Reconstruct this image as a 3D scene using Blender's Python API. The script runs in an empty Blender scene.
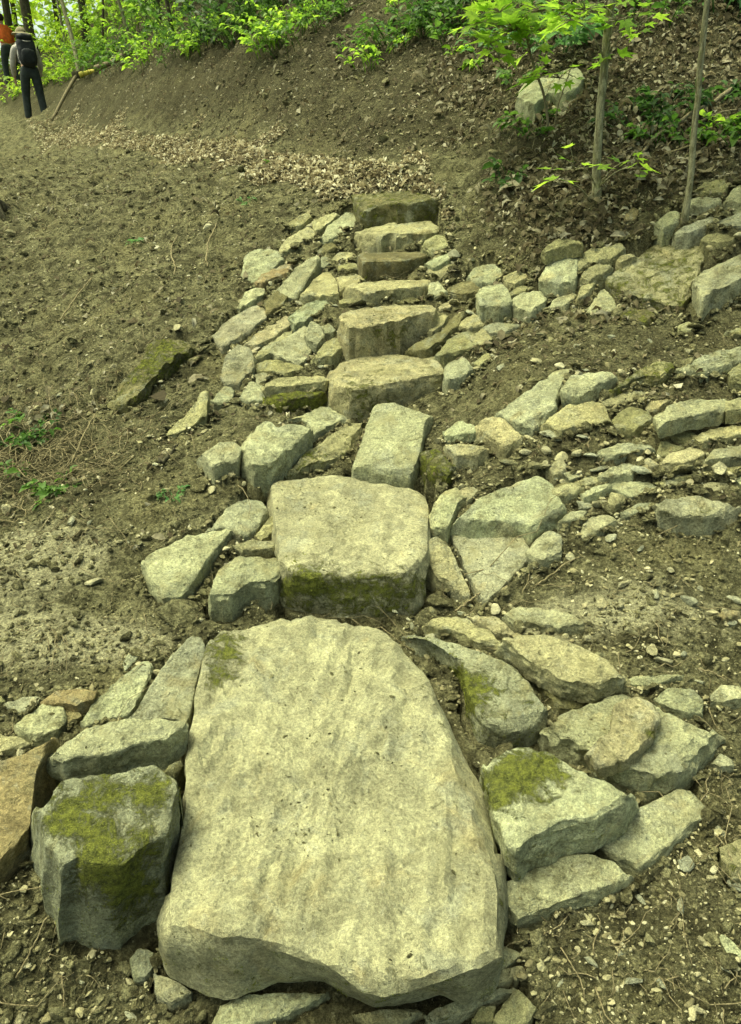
import bpy, bmesh, math, random
import numpy as np
from mathutils import Vector, Matrix
from mathutils.bvhtree import BVHTree

# ------------------------------------------------------------------ camera, light, exposure
SC = bpy.context.scene
COL = SC.collection
W, H, F = 741.0, 1024.0, 740.0
CAMZ, PITCH = 1.5, math.radians(25.0)
cam_d = bpy.data.cameras.new('camera')
cam = bpy.data.objects.new('camera', cam_d)
COL.objects.link(cam)
cam.location = (0, 0, CAMZ)
cam.rotation_euler = (math.pi / 2 - PITCH, 0, 0)
cam_d.sensor_fit = 'VERTICAL'
cam_d.sensor_height = 36.0
cam_d.lens = 36.0 * F / H
cam_d.clip_start = 0.02
cam_d.clip_end = 500.0
SC.camera = cam
SC.view_settings.view_transform = 'Standard'
SC.view_settings.look = 'None'
SC.view_settings.exposure = 1.48
SC.view_settings.gamma = 1.0

SUN_EL, SUN_AZ = math.radians(70.0), math.radians(-78.0)   # high sun behind thin cloud, to the left
world = bpy.data.worlds.new('World')
SC.world = world
world.use_nodes = True
wn = world.node_tree
for n in list(wn.nodes):
    wn.nodes.remove(n)
sky = wn.nodes.new('ShaderNodeTexSky')
sky.sky_type = 'NISHITA'
sky.sun_disc = False
sky.sun_elevation = SUN_EL
sky.sun_rotation = SUN_AZ
sky.air_density = 0.6
sky.dust_density = 6.0
sky.ozone_density = 0.6
bg = wn.nodes.new('ShaderNodeBackground')
bg.inputs['Strength'].default_value = 0.145
wo = wn.nodes.new('ShaderNodeOutputWorld')
tint = wn.nodes.new('ShaderNodeMix')          # daylight that has come down through a young leaf canopy
tint.data_type = 'RGBA'
tint.blend_type = 'MULTIPLY'
tint.inputs[0].default_value = 1.0
tint.inputs[7].default_value = (0.94, 1.0, 0.71, 1)
wn.links.new(sky.outputs[0], tint.inputs[6])
wn.links.new(tint.outputs[2], bg.inputs[0])
wn.links.new(bg.outputs[0], wo.inputs[0])
sun_d = bpy.data.lights.new('sun', 'SUN')
sun_d.energy = 1.1
sun_d.angle = math.radians(24.0)
sun_d.color = (0.95, 1.0, 0.82)
sun = bpy.data.objects.new('sun', sun_d)
COL.objects.link(sun)
sdir = Vector((math.sin(SUN_AZ) * math.cos(SUN_EL), math.cos(SUN_AZ) * math.cos(SUN_EL), math.sin(SUN_EL)))
sun.rotation_euler = sdir.to_track_quat('Z', 'Y').to_euler()
sun.location = (0, 0, 20)
SC.cycles.max_bounces = 6
SC.cycles.transparent_max_bounces = 4
SC.cycles.use_adaptive_sampling = True
SC.cycles.use_denoising = True

# ------------------------------------------------------------------ numeric helpers
RS = np.random.RandomState(7)
_perm = np.random.RandomState(3).permutation(256)
_perm = np.concatenate([_perm, _perm, _perm])
_g = np.random.RandomState(4).normal(size=(256, 3))
_g /= np.linalg.norm(_g, axis=1)[:, None]


def perlin(p):
    p = np.asarray(p, float)
    i = np.floor(p).astype(int)
    f = p - i
    i &= 255
    u = f * f * f * (f * (f * 6 - 15) + 10)
    out = np.zeros(len(p))
    for dx in (0, 1):
        wx = u[:, 0] if dx else 1 - u[:, 0]
        hx = _perm[(i[:, 0] + dx) & 255]
        for dy in (0, 1):
            wy = u[:, 1] if dy else 1 - u[:, 1]
            hy = _perm[hx + ((i[:, 1] + dy) & 255)]
            for dz in (0, 1):
                wz = u[:, 2] if dz else 1 - u[:, 2]
                h = _perm[hy + ((i[:, 2] + dz) & 255)]
                g = _g[h]
                out += wx * wy * wz * (g[:, 0] * (f[:, 0] - dx) + g[:, 1] * (f[:, 1] - dy) + g[:, 2] * (f[:, 2] - dz))
    return out * 1.6


def fbm(p, octv=4, gain=0.5, lac=2.03, ridged=False):
    p = np.asarray(p, float)
    a, s = 1.0, np.zeros(len(p))
    for _ in range(octv):
        n = perlin(p)
        s += a * ((1 - 2 * np.abs(n)) if ridged else n)
        p = p * lac + 17.3
        a *= gain
    return s


def noise2(x, y, f, octv=3, seed=0.0, ridged=False):
    return fbm(np.stack([x * f, y * f, np.full(len(x), seed + 0.37)], 1), octv, ridged=ridged)


def sstep(a, b, x):
    t = np.clip((x - a) / (b - a), 0, 1)
    return t * t * (3 - 2 * t)


SP, CP = math.sin(PITCH), math.cos(PITCH)


def ray(px, py):
    a, b = (px - W / 2) / F, (H / 2 - py) / F
    return np.array([a, CP + b * SP, -SP + b * CP])       # per unit of depth


def at(px, py, Y):                                          # the point of a photo ray at forward distance Y
    d = ray(px, py)
    return np.array([0, 0, CAMZ]) + d * (Y / d[1])


def project(P):
    P = np.asarray(P, float)
    q = P - np.array([0, 0, CAMZ])
    dep = q[..., 1] * CP - q[..., 2] * SP
    up = q[..., 1] * SP + q[..., 2] * CP
    return W / 2 + F * q[..., 0] / dep, H / 2 - F * up / dep, dep


def mk_mesh(name, verts, faces, smooth=True, sharp=None, attrs=None):
    """faces: list of int arrays, each (n, k)."""
    me = bpy.data.meshes.new(name)
    verts = np.asarray(verts, np.float32)
    me.vertices.add(len(verts))
    me.vertices.foreach_set('co', verts.ravel())
    faces = [np.asarray(f, np.int32) for f in faces if len(f)]
    loops = np.concatenate([f.ravel() for f in faces])
    sizes = np.concatenate([np.full(len(f), f.shape[1], np.int32) for f in faces])
    starts = np.concatenate([[0], np.cumsum(sizes)[:-1]]).astype(np.int32)
    me.loops.add(len(loops))
    me.loops.foreach_set('vertex_index', loops)
    me.polygons.add(len(sizes))
    me.polygons.foreach_set('loop_start', starts)
    me.polygons.foreach_set('use_smooth', np.full(len(sizes), bool(smooth)))
    for k, v in (attrs or {}).items():
        a = me.attributes.new(k, 'FLOAT', 'POINT')
        a.data.foreach_set('value', np.asarray(v, np.float32))
    me.update(calc_edges=True)
    me.validate()
    if smooth and sharp:
        me.set_sharp_from_angle(angle=math.radians(sharp))
    return me


def link(name, me, mat=None, parent=None, loc=(0, 0, 0), label=None, cat=None, group=None, kind=None):
    o = bpy.data.objects.new(name, me)
    COL.objects.link(o)
    o.location = loc
    if mat is not None and me is not None:
        if len(me.materials) == 0:
            me.materials.append(mat)
    if parent is not None:
        o.parent = parent
    tag(o, label, cat, group, kind)
    return o


def tag(o, label=None, cat=None, group=None, kind=None):
    if label: o['label'] = label
    if cat: o['category'] = cat
    if group: o['group'] = group
    if kind: o['kind'] = kind
    return o


def tube(pts, radii, seg=8, jit=0.0, seed=0):
    pts = np.asarray(pts, float)
    radii = np.broadcast_to(np.asarray(radii, float), (len(pts),))
    n = len(pts)
    tan = np.gradient(pts, axis=0)
    tan /= np.linalg.norm(tan, axis=1)[:, None] + 1e-9
    ref = np.array([0.31, 0.9, 0.2])
    if abs(tan[0] @ ref) > 0.85: ref = np.array([1.0, 0.1, 0.1])
    a = np.cross(tan, ref); a /= np.linalg.norm(a, axis=1)[:, None] + 1e-9
    b = np.cross(tan, a)
    th = np.linspace(0, 2 * np.pi, seg, endpoint=False)
    V = (pts[:, None, :] + radii[:, None, None] * (np.cos(th)[None, :, None] * a[:, None, :] + np.sin(th)[None, :, None] * b[:, None, :])).reshape(-1, 3)
    if jit:
        V = V + jit * np.stack([fbm(V * 9 + s + seed, 2) for s in (0, 31, 77)], 1)
    k = np.arange(n - 1)[:, None] * seg
    j = np.arange(seg)[None, :]
    j2 = (j + 1) % seg
    Q = np.stack([k + j, k + j2, k + seg + j2, k + seg + j], -1).reshape(-1, 4)
    c0, c1 = len(V), len(V) + 1
    V = np.vstack([V, pts[0], pts[-1]])
    jj = np.arange(seg); jj2 = (jj + 1) % seg
    T = np.vstack([np.stack([np.full(seg, c0), jj2, jj], 1), np.stack([np.full(seg, c1), (n - 1) * seg + jj, (n - 1) * seg + jj2], 1)])
    return V, Q, T


class MB:
    """collects pieces for ONE mesh object"""
    def __init__(s): s.v = []; s.q = []; s.t = []; s.n = 0
    def add(s, V, Q=None, T=None):
        s.v.append(np.asarray(V, float))
        if Q is not None and len(Q): s.q.append(np.asarray(Q) + s.n)
        if T is not None and len(T): s.t.append(np.asarray(T) + s.n)
        s.n += len(V)
        return s
    def tube(s, *a, **k): return s.add(*tube(*a, **k))
    def mesh(s, name, origin=(0, 0, 0), smooth=True, sharp=None):
        V = np.vstack(s.v) - np.asarray(origin, float)
        return mk_mesh(name, V, ([np.vstack(s.q)] if s.q else []) + ([np.vstack(s.t)] if s.t else []), smooth, sharp)


def spline(pts, n):
    pts = np.asarray(pts, float)
    d = np.concatenate([[0], np.cumsum(np.linalg.norm(np.diff(pts, axis=0), axis=1))])
    t = np.linspace(0, d[-1], n)
    out = np.stack([np.interp(t, d, pts[:, i]) for i in range(pts.shape[1])], 1)
    for _ in range(2):
        out[1:-1] = 0.25 * out[:-2] + 0.5 * out[1:-1] + 0.25 * out[2:]
    return out


def rot_from(z, spin):
    """rotation matrices (N,3,3) whose third column is z, turned about it by spin"""
    z = z / np.linalg.norm(z, axis=1)[:, None]
    r = np.where(np.abs(z[:, 2:3]) < 0.95, np.array([[0, 0, 1.0]]), np.array([[1.0, 0, 0]]))
    x = np.cross(r, z); x /= np.linalg.norm(x, axis=1)[:, None]
    y = np.cross(z, x)
    c, s = np.cos(spin)[:, None], np.sin(spin)[:, None]
    return np.stack([c * x + s * y, -s * x + c * y, z], -1)


def instances(bv, bf, R, S, P):
    """copies of one small base shape as a single vertex/face array"""
    bv = np.asarray(bv, float); bf = np.asarray(bf)
    N = len(P)
    S = np.asarray(S, float)
    if S.ndim == 1: S = np.repeat(S[:, None], 3, 1)
    V = np.einsum('nij,nkj->nki', R, bv[None] * S[:, None, :]) + P[:, None, :]
    Fc = bf[None] + (np.arange(N) * len(bv))[:, None, None]
    return V.reshape(-1, 3), Fc.reshape(-1, bf.shape[1])


# ------------------------------------------------------------------ materials
def new_mat(name):
    m = bpy.data.materials.new(name)
    m.use_nodes = True
    nt = m.node_tree
    for n in list(nt.nodes): nt.nodes.remove(n)
    return m, nt


class NT:
    def __init__(s, nt): s.nt = nt
    def node(s, t, **kw):
        n = s.nt.nodes.new(t)
        for k, v in kw.items(): setattr(n, k, v)
        return n
    def put(s, sock, v):
        if v is None: return
        if hasattr(v, 'is_output') or isinstance(v, bpy.types.NodeSocket): s.nt.links.new(v, sock)
        elif isinstance(v, (tuple, list)) and len(v) == 3 and sock.type == 'RGBA': sock.default_value = (*v, 1)
        else: sock.default_value = v
    def noise(s, vec, scale, detail=6, rough=0.6, dist=0.0):
        n = s.node('ShaderNodeTexNoise')
        s.put(n.inputs['Vector'], vec); n.inputs['Scale'].default_value = scale
        n.inputs['Detail'].default_value = detail; n.inputs['Roughness'].default_value = rough
        n.inputs['Distortion'].default_value = dist
        return n.outputs[0]
    def voronoi(s, vec, scale, feature='F1'):
        n = s.node('ShaderNodeTexVoronoi', feature=feature)
        s.put(n.inputs['Vector'], vec); n.inputs['Scale'].default_value = scale
        return n.outputs['Distance']
    def math(s, op, a, b=0.0, c=None, clamp=False):
        n = s.node('ShaderNodeMath', operation=op, use_clamp=clamp)
        s.put(n.inputs[0], a); s.put(n.inputs[1], b)
        if c is not None: s.put(n.inputs[2], c)
        return n.outputs[0]
    def rng(s, v, a, b, lo=0.0, hi=1.0, smooth=True):
        n = s.node('ShaderNodeMapRange')
        n.interpolation_type = 'SMOOTHSTEP' if smooth else 'LINEAR'
        s.put(n.inputs['Value'], v)
        n.inputs['From Min'].default_value = a; n.inputs['From Max'].default_value = b
        n.inputs['To Min'].default_value = lo; n.inputs['To Max'].default_value = hi
        return n.outputs[0]
    def mix(s, f, a, b, blend='MIX'):
        n = s.node('ShaderNodeMix', data_type='RGBA', blend_type=blend)
        s.put(n.inputs[0], f); s.put(n.inputs[6], a); s.put(n.inputs[7], b)
        return n.outputs[2]
    def scale(s, col, f):
        n = s.node('ShaderNodeVectorMath', operation='SCALE')
        s.put(n.inputs[0], col); s.put(n.inputs['Scale'], f)
        return n.outputs[0]
    def bump(s, h, dist, strength=1.0, normal=None):
        n = s.node('ShaderNodeBump')
        n.inputs['Strength'].default_value = strength; n.inputs['Distance'].default_value = dist
        s.put(n.inputs['Height'], h)
        if normal is not None: s.put(n.inputs['Normal'], normal)
        return n.outputs[0]
    def out(s, col, rough=0.9, normal=None, spec=0.25, transl=None):
        p = s.node('ShaderNodeBsdfPrincipled')
        s.put(p.inputs['Base Color'], col); s.put(p.inputs['Roughness'], rough)
        p.inputs['Specular IOR Level'].default_value = spec
        if normal is not None: s.put(p.inputs['Normal'], normal)
        o = s.node('ShaderNodeOutputMaterial')
        sh = p.outputs[0]
        if transl is not None:
            t = s.node('ShaderNodeBsdfTranslucent'); s.put(t.inputs[0], transl)
            m = s.node('ShaderNodeMixShader'); m.inputs[0].default_value = 0.45
            s.nt.links.new(sh, m.inputs[1]); s.nt.links.new(t.outputs[0], m.inputs[2]); sh = m.outputs[0]
        s.nt.links.new(sh, o.inputs[0])


def mat_stone():
    m, nt = new_mat('stone'); g = NT(nt)
    geo = g.node('ShaderNodeNewGeometry')
    pos = geo.outputs['Position']
    oi = g.node('ShaderNodeObjectInfo')
    tint = oi.outputs['Color']
    wear = oi.outputs['Alpha']            # how blotchy this stone is
    moss = g.node('ShaderNodeAttribute', attribute_name='moss').outputs['Fac']
    och = g.node('ShaderNodeAttribute', attribute_name='ochre').outputs['Fac']
    sep = g.node('ShaderNodeSeparateXYZ'); g.put(sep.inputs[0], geo.outputs['True Normal'])
    nz = sep.outputs[2]
    big = g.noise(pos, 5.5, 5, 0.6, 0.6)
    mid = g.noise(pos, 21, 6, 0.65, 0.4)
    fine = g.noise(pos, 130, 5, 0.7)
    grit = g.noise(pos, 420, 3, 0.7)
    col = g.scale(tint, g.rng(big, 0.3, 0.7, 0.72, 1.16))
    # grey weathered zones and warm zones
    col = g.mix(g.math('MULTIPLY', g.rng(g.noise(pos, 8.3, 6, 0.62, 1.1), 0.5, 0.68), 0.5), col, (0.30, 0.32, 0.225))
    col = g.mix(g.math('MULTIPLY', g.rng(g.noise(pos, 6.1, 5, 0.6, 0.8), 0.55, 0.72), 0.45), col, (0.40, 0.325, 0.135))
    # pale lichen-like bloom
    col = g.mix(g.math('MULTIPLY', g.rng(g.noise(pos, 30, 4, 0.6, 0.5), 0.6, 0.72), 0.35), col, (0.50, 0.51, 0.36))
    # dark weather stains
    st = g.math('MULTIPLY', wear, g.rng(g.noise(pos, 13, 7, 0.72, 0.5), 0.51, 0.68, 0, 0.68))
    col = g.mix(st, col, (0.12, 0.115, 0.05))
    col = g.scale(col, g.rng(mid, 0.3, 0.7, 0.74, 1.15))
    col = g.scale(col, g.rng(fine, 0.34, 0.66, 0.68, 1.2))
    col = g.scale(col, g.rng(grit, 0.34, 0.66, 0.70, 1.18))
    # pits
    pit = g.rng(g.noise(pos, 75, 4, 0.65), 0.27, 0.40, 1.0, 0.0)
    col = g.mix(g.math('MULTIPLY', pit, g.math('MULTIPLY', wear, 0.55)), col, (0.09, 0.083, 0.035))
    # edges of flaked bedding: thin broken lines, with a step in the relief
    fl = g.noise(pos, 9.0, 5, 0.62, 0.9)
    fr = g.math('FRACT', g.math('MULTIPLY', fl, 7.0))
    brk = g.rng(g.noise(pos, 26, 3, 0.6), 0.46, 0.6)
    line = g.math('MULTIPLY', g.rng(fr, 0.0, 0.10, 1.0, 0.0), brk)
    col = g.mix(g.math('MULTIPLY', line, g.math('MULTIPLY', wear, 0.5)), col, (0.10, 0.095, 0.042))
    # soil dust that settled on flat tops
    dust = g.math('MULTIPLY', g.rng(g.noise(pos, 7.5, 8, 0.72, 0.3), 0.5, 0.66), g.rng(nz, 0.55, 0.9))
    col = g.mix(g.math('MULTIPLY', dust, g.math('MULTIPLY', wear, 0.6)), col, (0.25, 0.235, 0.11))
    # ochre
    col = g.mix(g.math('MULTIPLY', g.rng(g.math('ADD', och, g.math('MULTIPLY', mid, 0.5)), 0.6, 1.0), 0.8), col, (0.36, 0.26, 0.11))
    # moss
    mn = g.noise(pos, 24, 8, 0.78, 0.6)
    mm = g.rng(g.math('ADD', g.math('MULTIPLY', moss, 0.5), g.math('MULTIPLY', mn, 1.3)), 0.80, 0.98)
    mcol = g.mix(g.rng(g.noise(pos, 60, 5, 0.7), 0.3, 0.7), (0.06, 0.072, 0.012), (0.27, 0.30, 0.042))
    mcol = g.scale(mcol, g.rng(grit, 0.3, 0.7, 0.6, 1.35))
    col = g.mix(g.math('MULTIPLY', mm, 0.93), col, mcol)
    h = g.math('ADD', g.math('MULTIPLY', mid, 0.42), g.math('MULTIPLY', fine, 0.26))
    h = g.math('ADD', h, g.math('MULTIPLY', grit, 0.17))
    h = g.math('SUBTRACT', h, g.math('MULTIPLY', pit, 0.14))
    h = g.math('ADD', h, g.math('MULTIPLY', g.math('MULTIPLY', fr, brk), g.math('MULTIPLY', wear, 0.22)))
    h = g.math('ADD', h, g.math('MULTIPLY', mm, g.math('MULTIPLY', g.noise(pos, 260, 3, 0.7), 0.7)))
    n = g.bump(h, 0.024, 1.0)
    g.out(col, 0.92, n, 0.18)
    return m


def mat_soil(name='soil', clod=False):
    m, nt = new_mat(name); g = NT(nt)
    geo = g.node('ShaderNodeNewGeometry')
    pos = geo.outputs['Position']
    dry = g.node('ShaderNodeAttribute', attribute_name='dry').outputs['Fac']
    hum = g.node('ShaderNodeAttribute', attribute_name='humus').outputs['Fac']
    big = g.noise(pos, 2.2, 6, 0.6, 0.5)
    mid = g.noise(pos, 14, 7, 0.68, 0.5)
    fine = g.noise(pos, 85, 6, 0.72)
    grit = g.noise(pos, 330, 3, 0.7)
    col = g.mix(g.rng(mid, 0.36, 0.64), (0.060, 0.058, 0.027), (0.225, 0.217, 0.108))
    col = g.mix(g.math('MULTIPLY', g.rng(big, 0.5, 0.68), 0.5), col, (0.24, 0.222, 0.10))
    col = g.mix(g.rng(g.math('ADD', g.math('MULTIPLY', dry, 0.75), g.math('MULTIPLY', mid, 0.6)), 0.55, 0.95), col, (0.40, 0.385, 0.22))
    col = g.mix(g.math('MULTIPLY', hum, 0.8), col, (0.050, 0.045, 0.022))
    col = g.scale(col, g.rng(fine, 0.32, 0.68, 0.42, 1.55))
    col = g.scale(col, g.rng(grit, 0.3, 0.7, 0.68, 1.28))
    col = g.mix(g.math('MULTIPLY', g.rng(g.noise(pos, 95, 2, 0.5), 0.62, 0.68), 0.55), col, (0.36, 0.34, 0.19))
    # damp, darker blotches with a shape of their own
    col = g.mix(g.math('MULTIPLY', g.rng(g.noise(pos, 3.6, 7, 0.68, 0.8), 0.50, 0.64), 0.55), col, (0.058, 0.053, 0.026))
    if clod:
        rnd = geo.outputs['Random Per Island']
        col = g.scale(col, g.rng(rnd, 0, 1, 0.85, 1.6, False))
    h = g.math('ADD', g.math('MULTIPLY', mid, 0.9), g.math('MULTIPLY', fine, 0.55))
    h = g.math('ADD', h, g.math('MULTIPLY', grit, 0.2))
    g.out(col, 0.96, g.bump(h, 0.05, 1.0), 0.1)
    return m


def mat_gravel():
    m, nt = new_mat('gravel'); g = NT(nt)
    geo = g.node('ShaderNodeNewGeometry')
    pos = geo.outputs['Position']; rnd = geo.outputs['Random Per Island']
    r = g.node('ShaderNodeValToRGB')
    g.put(r.inputs[0], rnd)
    e = r.color_ramp.elements
    e[0].position = 0; e[0].color = (0.16, 0.145, 0.075, 1)
    e[1].position = 1; e[1].color = (0.44, 0.43, 0.27, 1)
    for p, c in ((0.35, (0.25, 0.23, 0.115, 1)), (0.6, (0.34, 0.325, 0.18, 1)), (0.8, (0.37, 0.34, 0.19, 1))):
        k = e.new(p); k.color = c
    col = g.scale(r.outputs[0], g.rng(g.noise(pos, 90, 5, 0.7), 0.3, 0.7, 0.65, 1.2))
    g.out(col, 0.93, g.bump(g.noise(pos, 160, 5, 0.7), 0.008, 0.7), 0.15)
    return m


def mat_leaf(name, c0, c1, transl, rough=0.5, spots=0.0):
    m, nt = new_mat(name); g = NT(nt)
    geo = g.node('ShaderNodeNewGeometry')
    rnd = geo.outputs['Random Per Island']; pos = geo.outputs['Position']
    col = g.mix(rnd, c0, c1)
    col = g.scale(col, g.rng(g.noise(pos, 60, 3, 0.6), 0.3, 0.7, 0.75, 1.2))
    tr = g.scale(col, transl) if transl else None
    g.out(col, rough, g.bump(g.noise(pos, 120, 3), 0.003, 0.5), 0.3, tr)
    return m


def mat_litter(name='dry_leaf', f=1.0):
    m, nt = new_mat(name); g = NT(nt)
    geo = g.node('ShaderNodeNewGeometry')
    rnd = geo.outputs['Random Per Island']; pos = geo.outputs['Position']
    r = g.node('ShaderNodeValToRGB'); g.put(r.inputs[0], rnd)
    e = r.color_ramp.elements
    e[0].position = 0; e[0].color = (0.06, 0.05, 0.026, 1)
    e[1].position = 1; e[1].color = (0.46, 0.44, 0.30, 1)
    for p, c in ((0.3, (0.12, 0.10, 0.052, 1)), (0.55, (0.19, 0.165, 0.09, 1)), (0.8, (0.30, 0.275, 0.165, 1))):
        k = e.new(p); k.color = c
    col = g.scale(r.outputs[0], g.rng(g.noise(pos, 70, 4, 0.6), 0.3, 0.7, 0.7 * f, 1.2 * f))
    g.out(col, 0.8, None, 0.2, g.scale(col, 0.6))
    return m


def mat_bark(name, c0, c1, sc=1.0, green=0.0):
    m, nt = new_mat(name); g = NT(nt)
    geo = g.node('ShaderNodeNewGeometry'); pos = geo.outputs['Position']
    mp = g.node('ShaderNodeMapping'); g.put(mp.inputs[0], pos); mp.inputs['Scale'].default_value = (1, 1, 0.22)
    a = g.noise(mp.outputs[0], 38 * sc, 7, 0.7, 0.6)
    col = g.mix(g.rng(a, 0.32, 0.68), c0, c1)
    col = g.mix(g.math('MULTIPLY', g.rng(g.noise(pos, 9 * sc, 5), 0.5, 0.66), green), col, (0.16, 0.17, 0.05))
    col = g.scale(col, g.rng(g.noise(pos, 90 * sc, 4, 0.7), 0.3, 0.7, 0.75, 1.2))
    g.out(col, 0.9, g.bump(a, 0.012 / sc, 0.9), 0.15)
    return m


def mat_cloth(name, c, rough=0.85):
    m, nt = new_mat(name); g = NT(nt)
    geo = g.node('ShaderNodeNewGeometry'); pos = geo.outputs['Position']
    a = g.noise(pos, 14, 5, 0.6)
    g.out(g.scale(g.mix(0.0, c, c), g.rng(a, 0.3, 0.7, 0.75, 1.2)), rough, g.bump(a, 0.02, 0.6), 0.2)
    return m


M = dict(
    stone=mat_stone(), soil=mat_soil(), clod=mat_soil('soil_crumbs', True), gravel=mat_gravel(), litter=mat_litter(), pale_litter=mat_litter('pale_dry_leaf', 1.8),
    leaf_bright=mat_leaf('leaf_bright', (0.13, 0.25, 0.018), (0.27, 0.40, 0.04), 2.4),
    leaf_mid=mat_leaf('leaf_mid', (0.045, 0.115, 0.014), (0.115, 0.215, 0.03), 1.7),
    leaf_dark=mat_leaf('leaf_dark', (0.028, 0.07, 0.014), (0.07, 0.15, 0.026), 1.5, 0.45),
    leaf_blue=mat_leaf('leaf_blue', (0.08, 0.20, 0.055), (0.15, 0.29, 0.085), 1.3),
    leaf_far=mat_leaf('leaf_far', (0.14, 0.25, 0.012), (0.32, 0.43, 0.04), 2.4),
    moss=mat_leaf('moss', (0.075, 0.09, 0.012), (0.31, 0.345, 0.05), 0.8, 0.8),
    bark=mat_bark('bark', (0.032, 0.03, 0.018), (0.12, 0.11, 0.06)),
    bark_pale=mat_bark('bark_pale', (0.10, 0.095, 0.045), (0.38, 0.37, 0.22), 1.6, 0.5),
    twig=mat_bark('twig_bark', (0.10, 0.085, 0.045), (0.30, 0.26, 0.15), 3.0),
    root=mat_bark('root_bark', (0.10, 0.085, 0.04), (0.30, 0.26, 0.14), 3.0),
    skin=mat_cloth('skin', (0.42, 0.27, 0.18), 0.6),
    trousers=mat_cloth('dark_trousers', (0.034, 0.044, 0.040)),
    pack=mat_cloth('black_pack', (0.018, 0.022, 0.022), 0.6),
    pale_shirt=mat_cloth('pale_shirt', (0.42, 0.40, 0.35)),
    hat=mat_cloth('tan_hat', (0.26, 0.23, 0.14)),
    orange=mat_cloth('orange_shirt', (0.62, 0.13, 0.025)),
    hair=mat_cloth('dark_hair', (0.02, 0.015, 0.01)),
    boot=mat_cloth('boot', (0.10, 0.07, 0.04)),
    metal=mat_cloth('strap_metal', (0.25, 0.25, 0.22), 0.4),
    yellow=mat_cloth('yellow_paint', (0.55, 0.48, 0.08), 0.6),
)

# ------------------------------------------------------------------ the lie of the land (metres; from the photograph's perspective)
CTRL = [  # px, py, forward distance
    (0, 1024, .94), (370, 1024, .93), (741, 1024, .94), (741, 930, 1.10), (620, 960, 1.04), (0, 900, 1.12), (100, 960, 1.04),
    (741, 850, 1.28), (741, 770, 1.50), (741, 690, 1.73), (741, 600, 2.03), (640, 640, 1.88), (741, 540, 2.25), (620, 560, 2.2),
    (741, 480, 2.42), (640, 500, 2.42), (741, 430, 2.68), (600, 440, 2.66), (741, 350, 3.12), (600, 340, 3.35), (560, 310, 3.72), (650, 310, 3.55), (741, 310, 3.4),
    (560, 240, 4.02), (650, 235, 3.95), (741, 200, 3.95), (560, 180, 4.5), (650, 160, 4.5), (560, 100, 5.4), (741, 100, 5.0), (560, 0, 6.9), (741, 0, 6.4), (650, 50, 5.8),
    (470, 210, 4.6), (470, 130, 5.6), (400, 100, 6.6), (400, 50, 7.4), (400, 0, 8.3), (330, 60, 7.7), (250, 60, 8.6), (280, 125, 7.0), (200, 105, 9.0), (100, 95, 13.6),
    (400, 180, 5.15), (330, 174, 5.7), (330, 186, 5.3), (200, 146, 8.0), (200, 153, 7.2), (100, 134, 11.4), (100, 141, 10.0), (38, 122, 16.8), (12, 123, 16.8), (65, 129, 13.8), (20, 127, 15.0), (140, 142, 9.3),
    (170, 58, 11.2), (60, 85, 19.3), (5, 95, 24.0), (100, 60, 16.5),
    (0, 160, 8.8), (0, 200, 6.6), (0, 250, 5.6), (0, 300, 4.85), (0, 400, 3.72), (0, 500, 2.75), (0, 600, 2.1), (0, 700, 1.68), (0, 800, 1.36),
    (100, 550, 2.36), (150, 400, 3.45), (80, 440, 3.2), (150, 300, 4.35), (150, 200, 5.95), (80, 250, 5.4), (230, 330, 3.92), (230, 230, 5.1), (280, 200, 5.3), (100, 650, 1.88),
    (470, 285, 4.1), (470, 340, 3.6), (500, 400, 3.0), (550, 470, 2.56), (220, 470, 2.75), (470, 600, 2.15), (200, 600, 2.15), (150, 700, 1.7),
]
C3 = [at(*c) for c in CTRL]
C3 += [np.array(c, float) for c in [
    (0, 1.5, .03), (0, 2.4, .2), (0, 2.95, .36), (0, 3.4, .52), (0, 3.72, .69), (.1, 4.05, .86), (.1, 4.4, .99), (.1, 4.75, 1.12),
    (0, .3, -.14), (-1, .3, -.14), (1, .3, -.12), (0, -1.2, -.35), (-2, -1, -.4), (2, -1, -.3), (-2.2, 1.2, 0.03), (2.2, 1.2, .08), (3.2, 2.4, .5), (3.6, 4, 1.35), (4.5, 6, 2.4),
    (-3.2, 2.4, .2), (-4, 4, .45), (-5.5, 6, .75), (-8, 9, 1.05), (-10, 13, 1.35), (-14, 18, 1.4), (-18, 26, 2.0), (-22, 40, 3.0),
    (3, 9, 3.9), (7, 12, 5.5), (0, 14, 5.4), (-4, 18, 5.0), (-8, 24, 5.0), (0, 26, 9), (10, 30, 13), (-10, 40, 8.5), (6, 50, 18), (-25, 60, 6), (25, 60, 24)]]
C3 = np.array(C3)


def _uv(x, y):
    yy = np.maximum(y, -1.3) + 1.6
    return np.stack([1.6 * x / yy, 2.0 * np.log(yy)], 1), yy


_cuv, _cyy = _uv(C3[:, 0], C3[:, 1])


def _k(r2): return 0.5 * r2 * np.log(r2 + 1e-12)


_n = len(C3)
_d2 = ((_cuv[:, None] - _cuv[None]) ** 2).sum(-1)
_A = np.zeros((_n + 3, _n + 3))
_A[:_n, :_n] = _k(_d2) + 2e-6 * np.eye(_n)
_A[:_n, _n] = 1; _A[:_n, _n + 1:] = _cuv
_A[_n:, :_n] = _A[:_n, _n:].T
_b = np.concatenate([C3[:, 2] / _cyy, np.zeros(3)])
_w = np.linalg.solve(_A, _b)


def base_z(x, y):
    x = np.atleast_1d(np.asarray(x, float)); y = np.atleast_1d(np.asarray(y, float))
    out = np.empty(len(x))
    for s in range(0, len(x), 40000):
        uv, yy = _uv(x[s:s + 40000], y[s:s + 40000])
        d2 = ((uv[:, None] - _cuv[None]) ** 2).sum(-1)
        out[s:s + 40000] = (_k(d2) @ _w[:_n] + _w[_n] + uv @ _w[_n + 1:]) * yy
    return out


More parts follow.
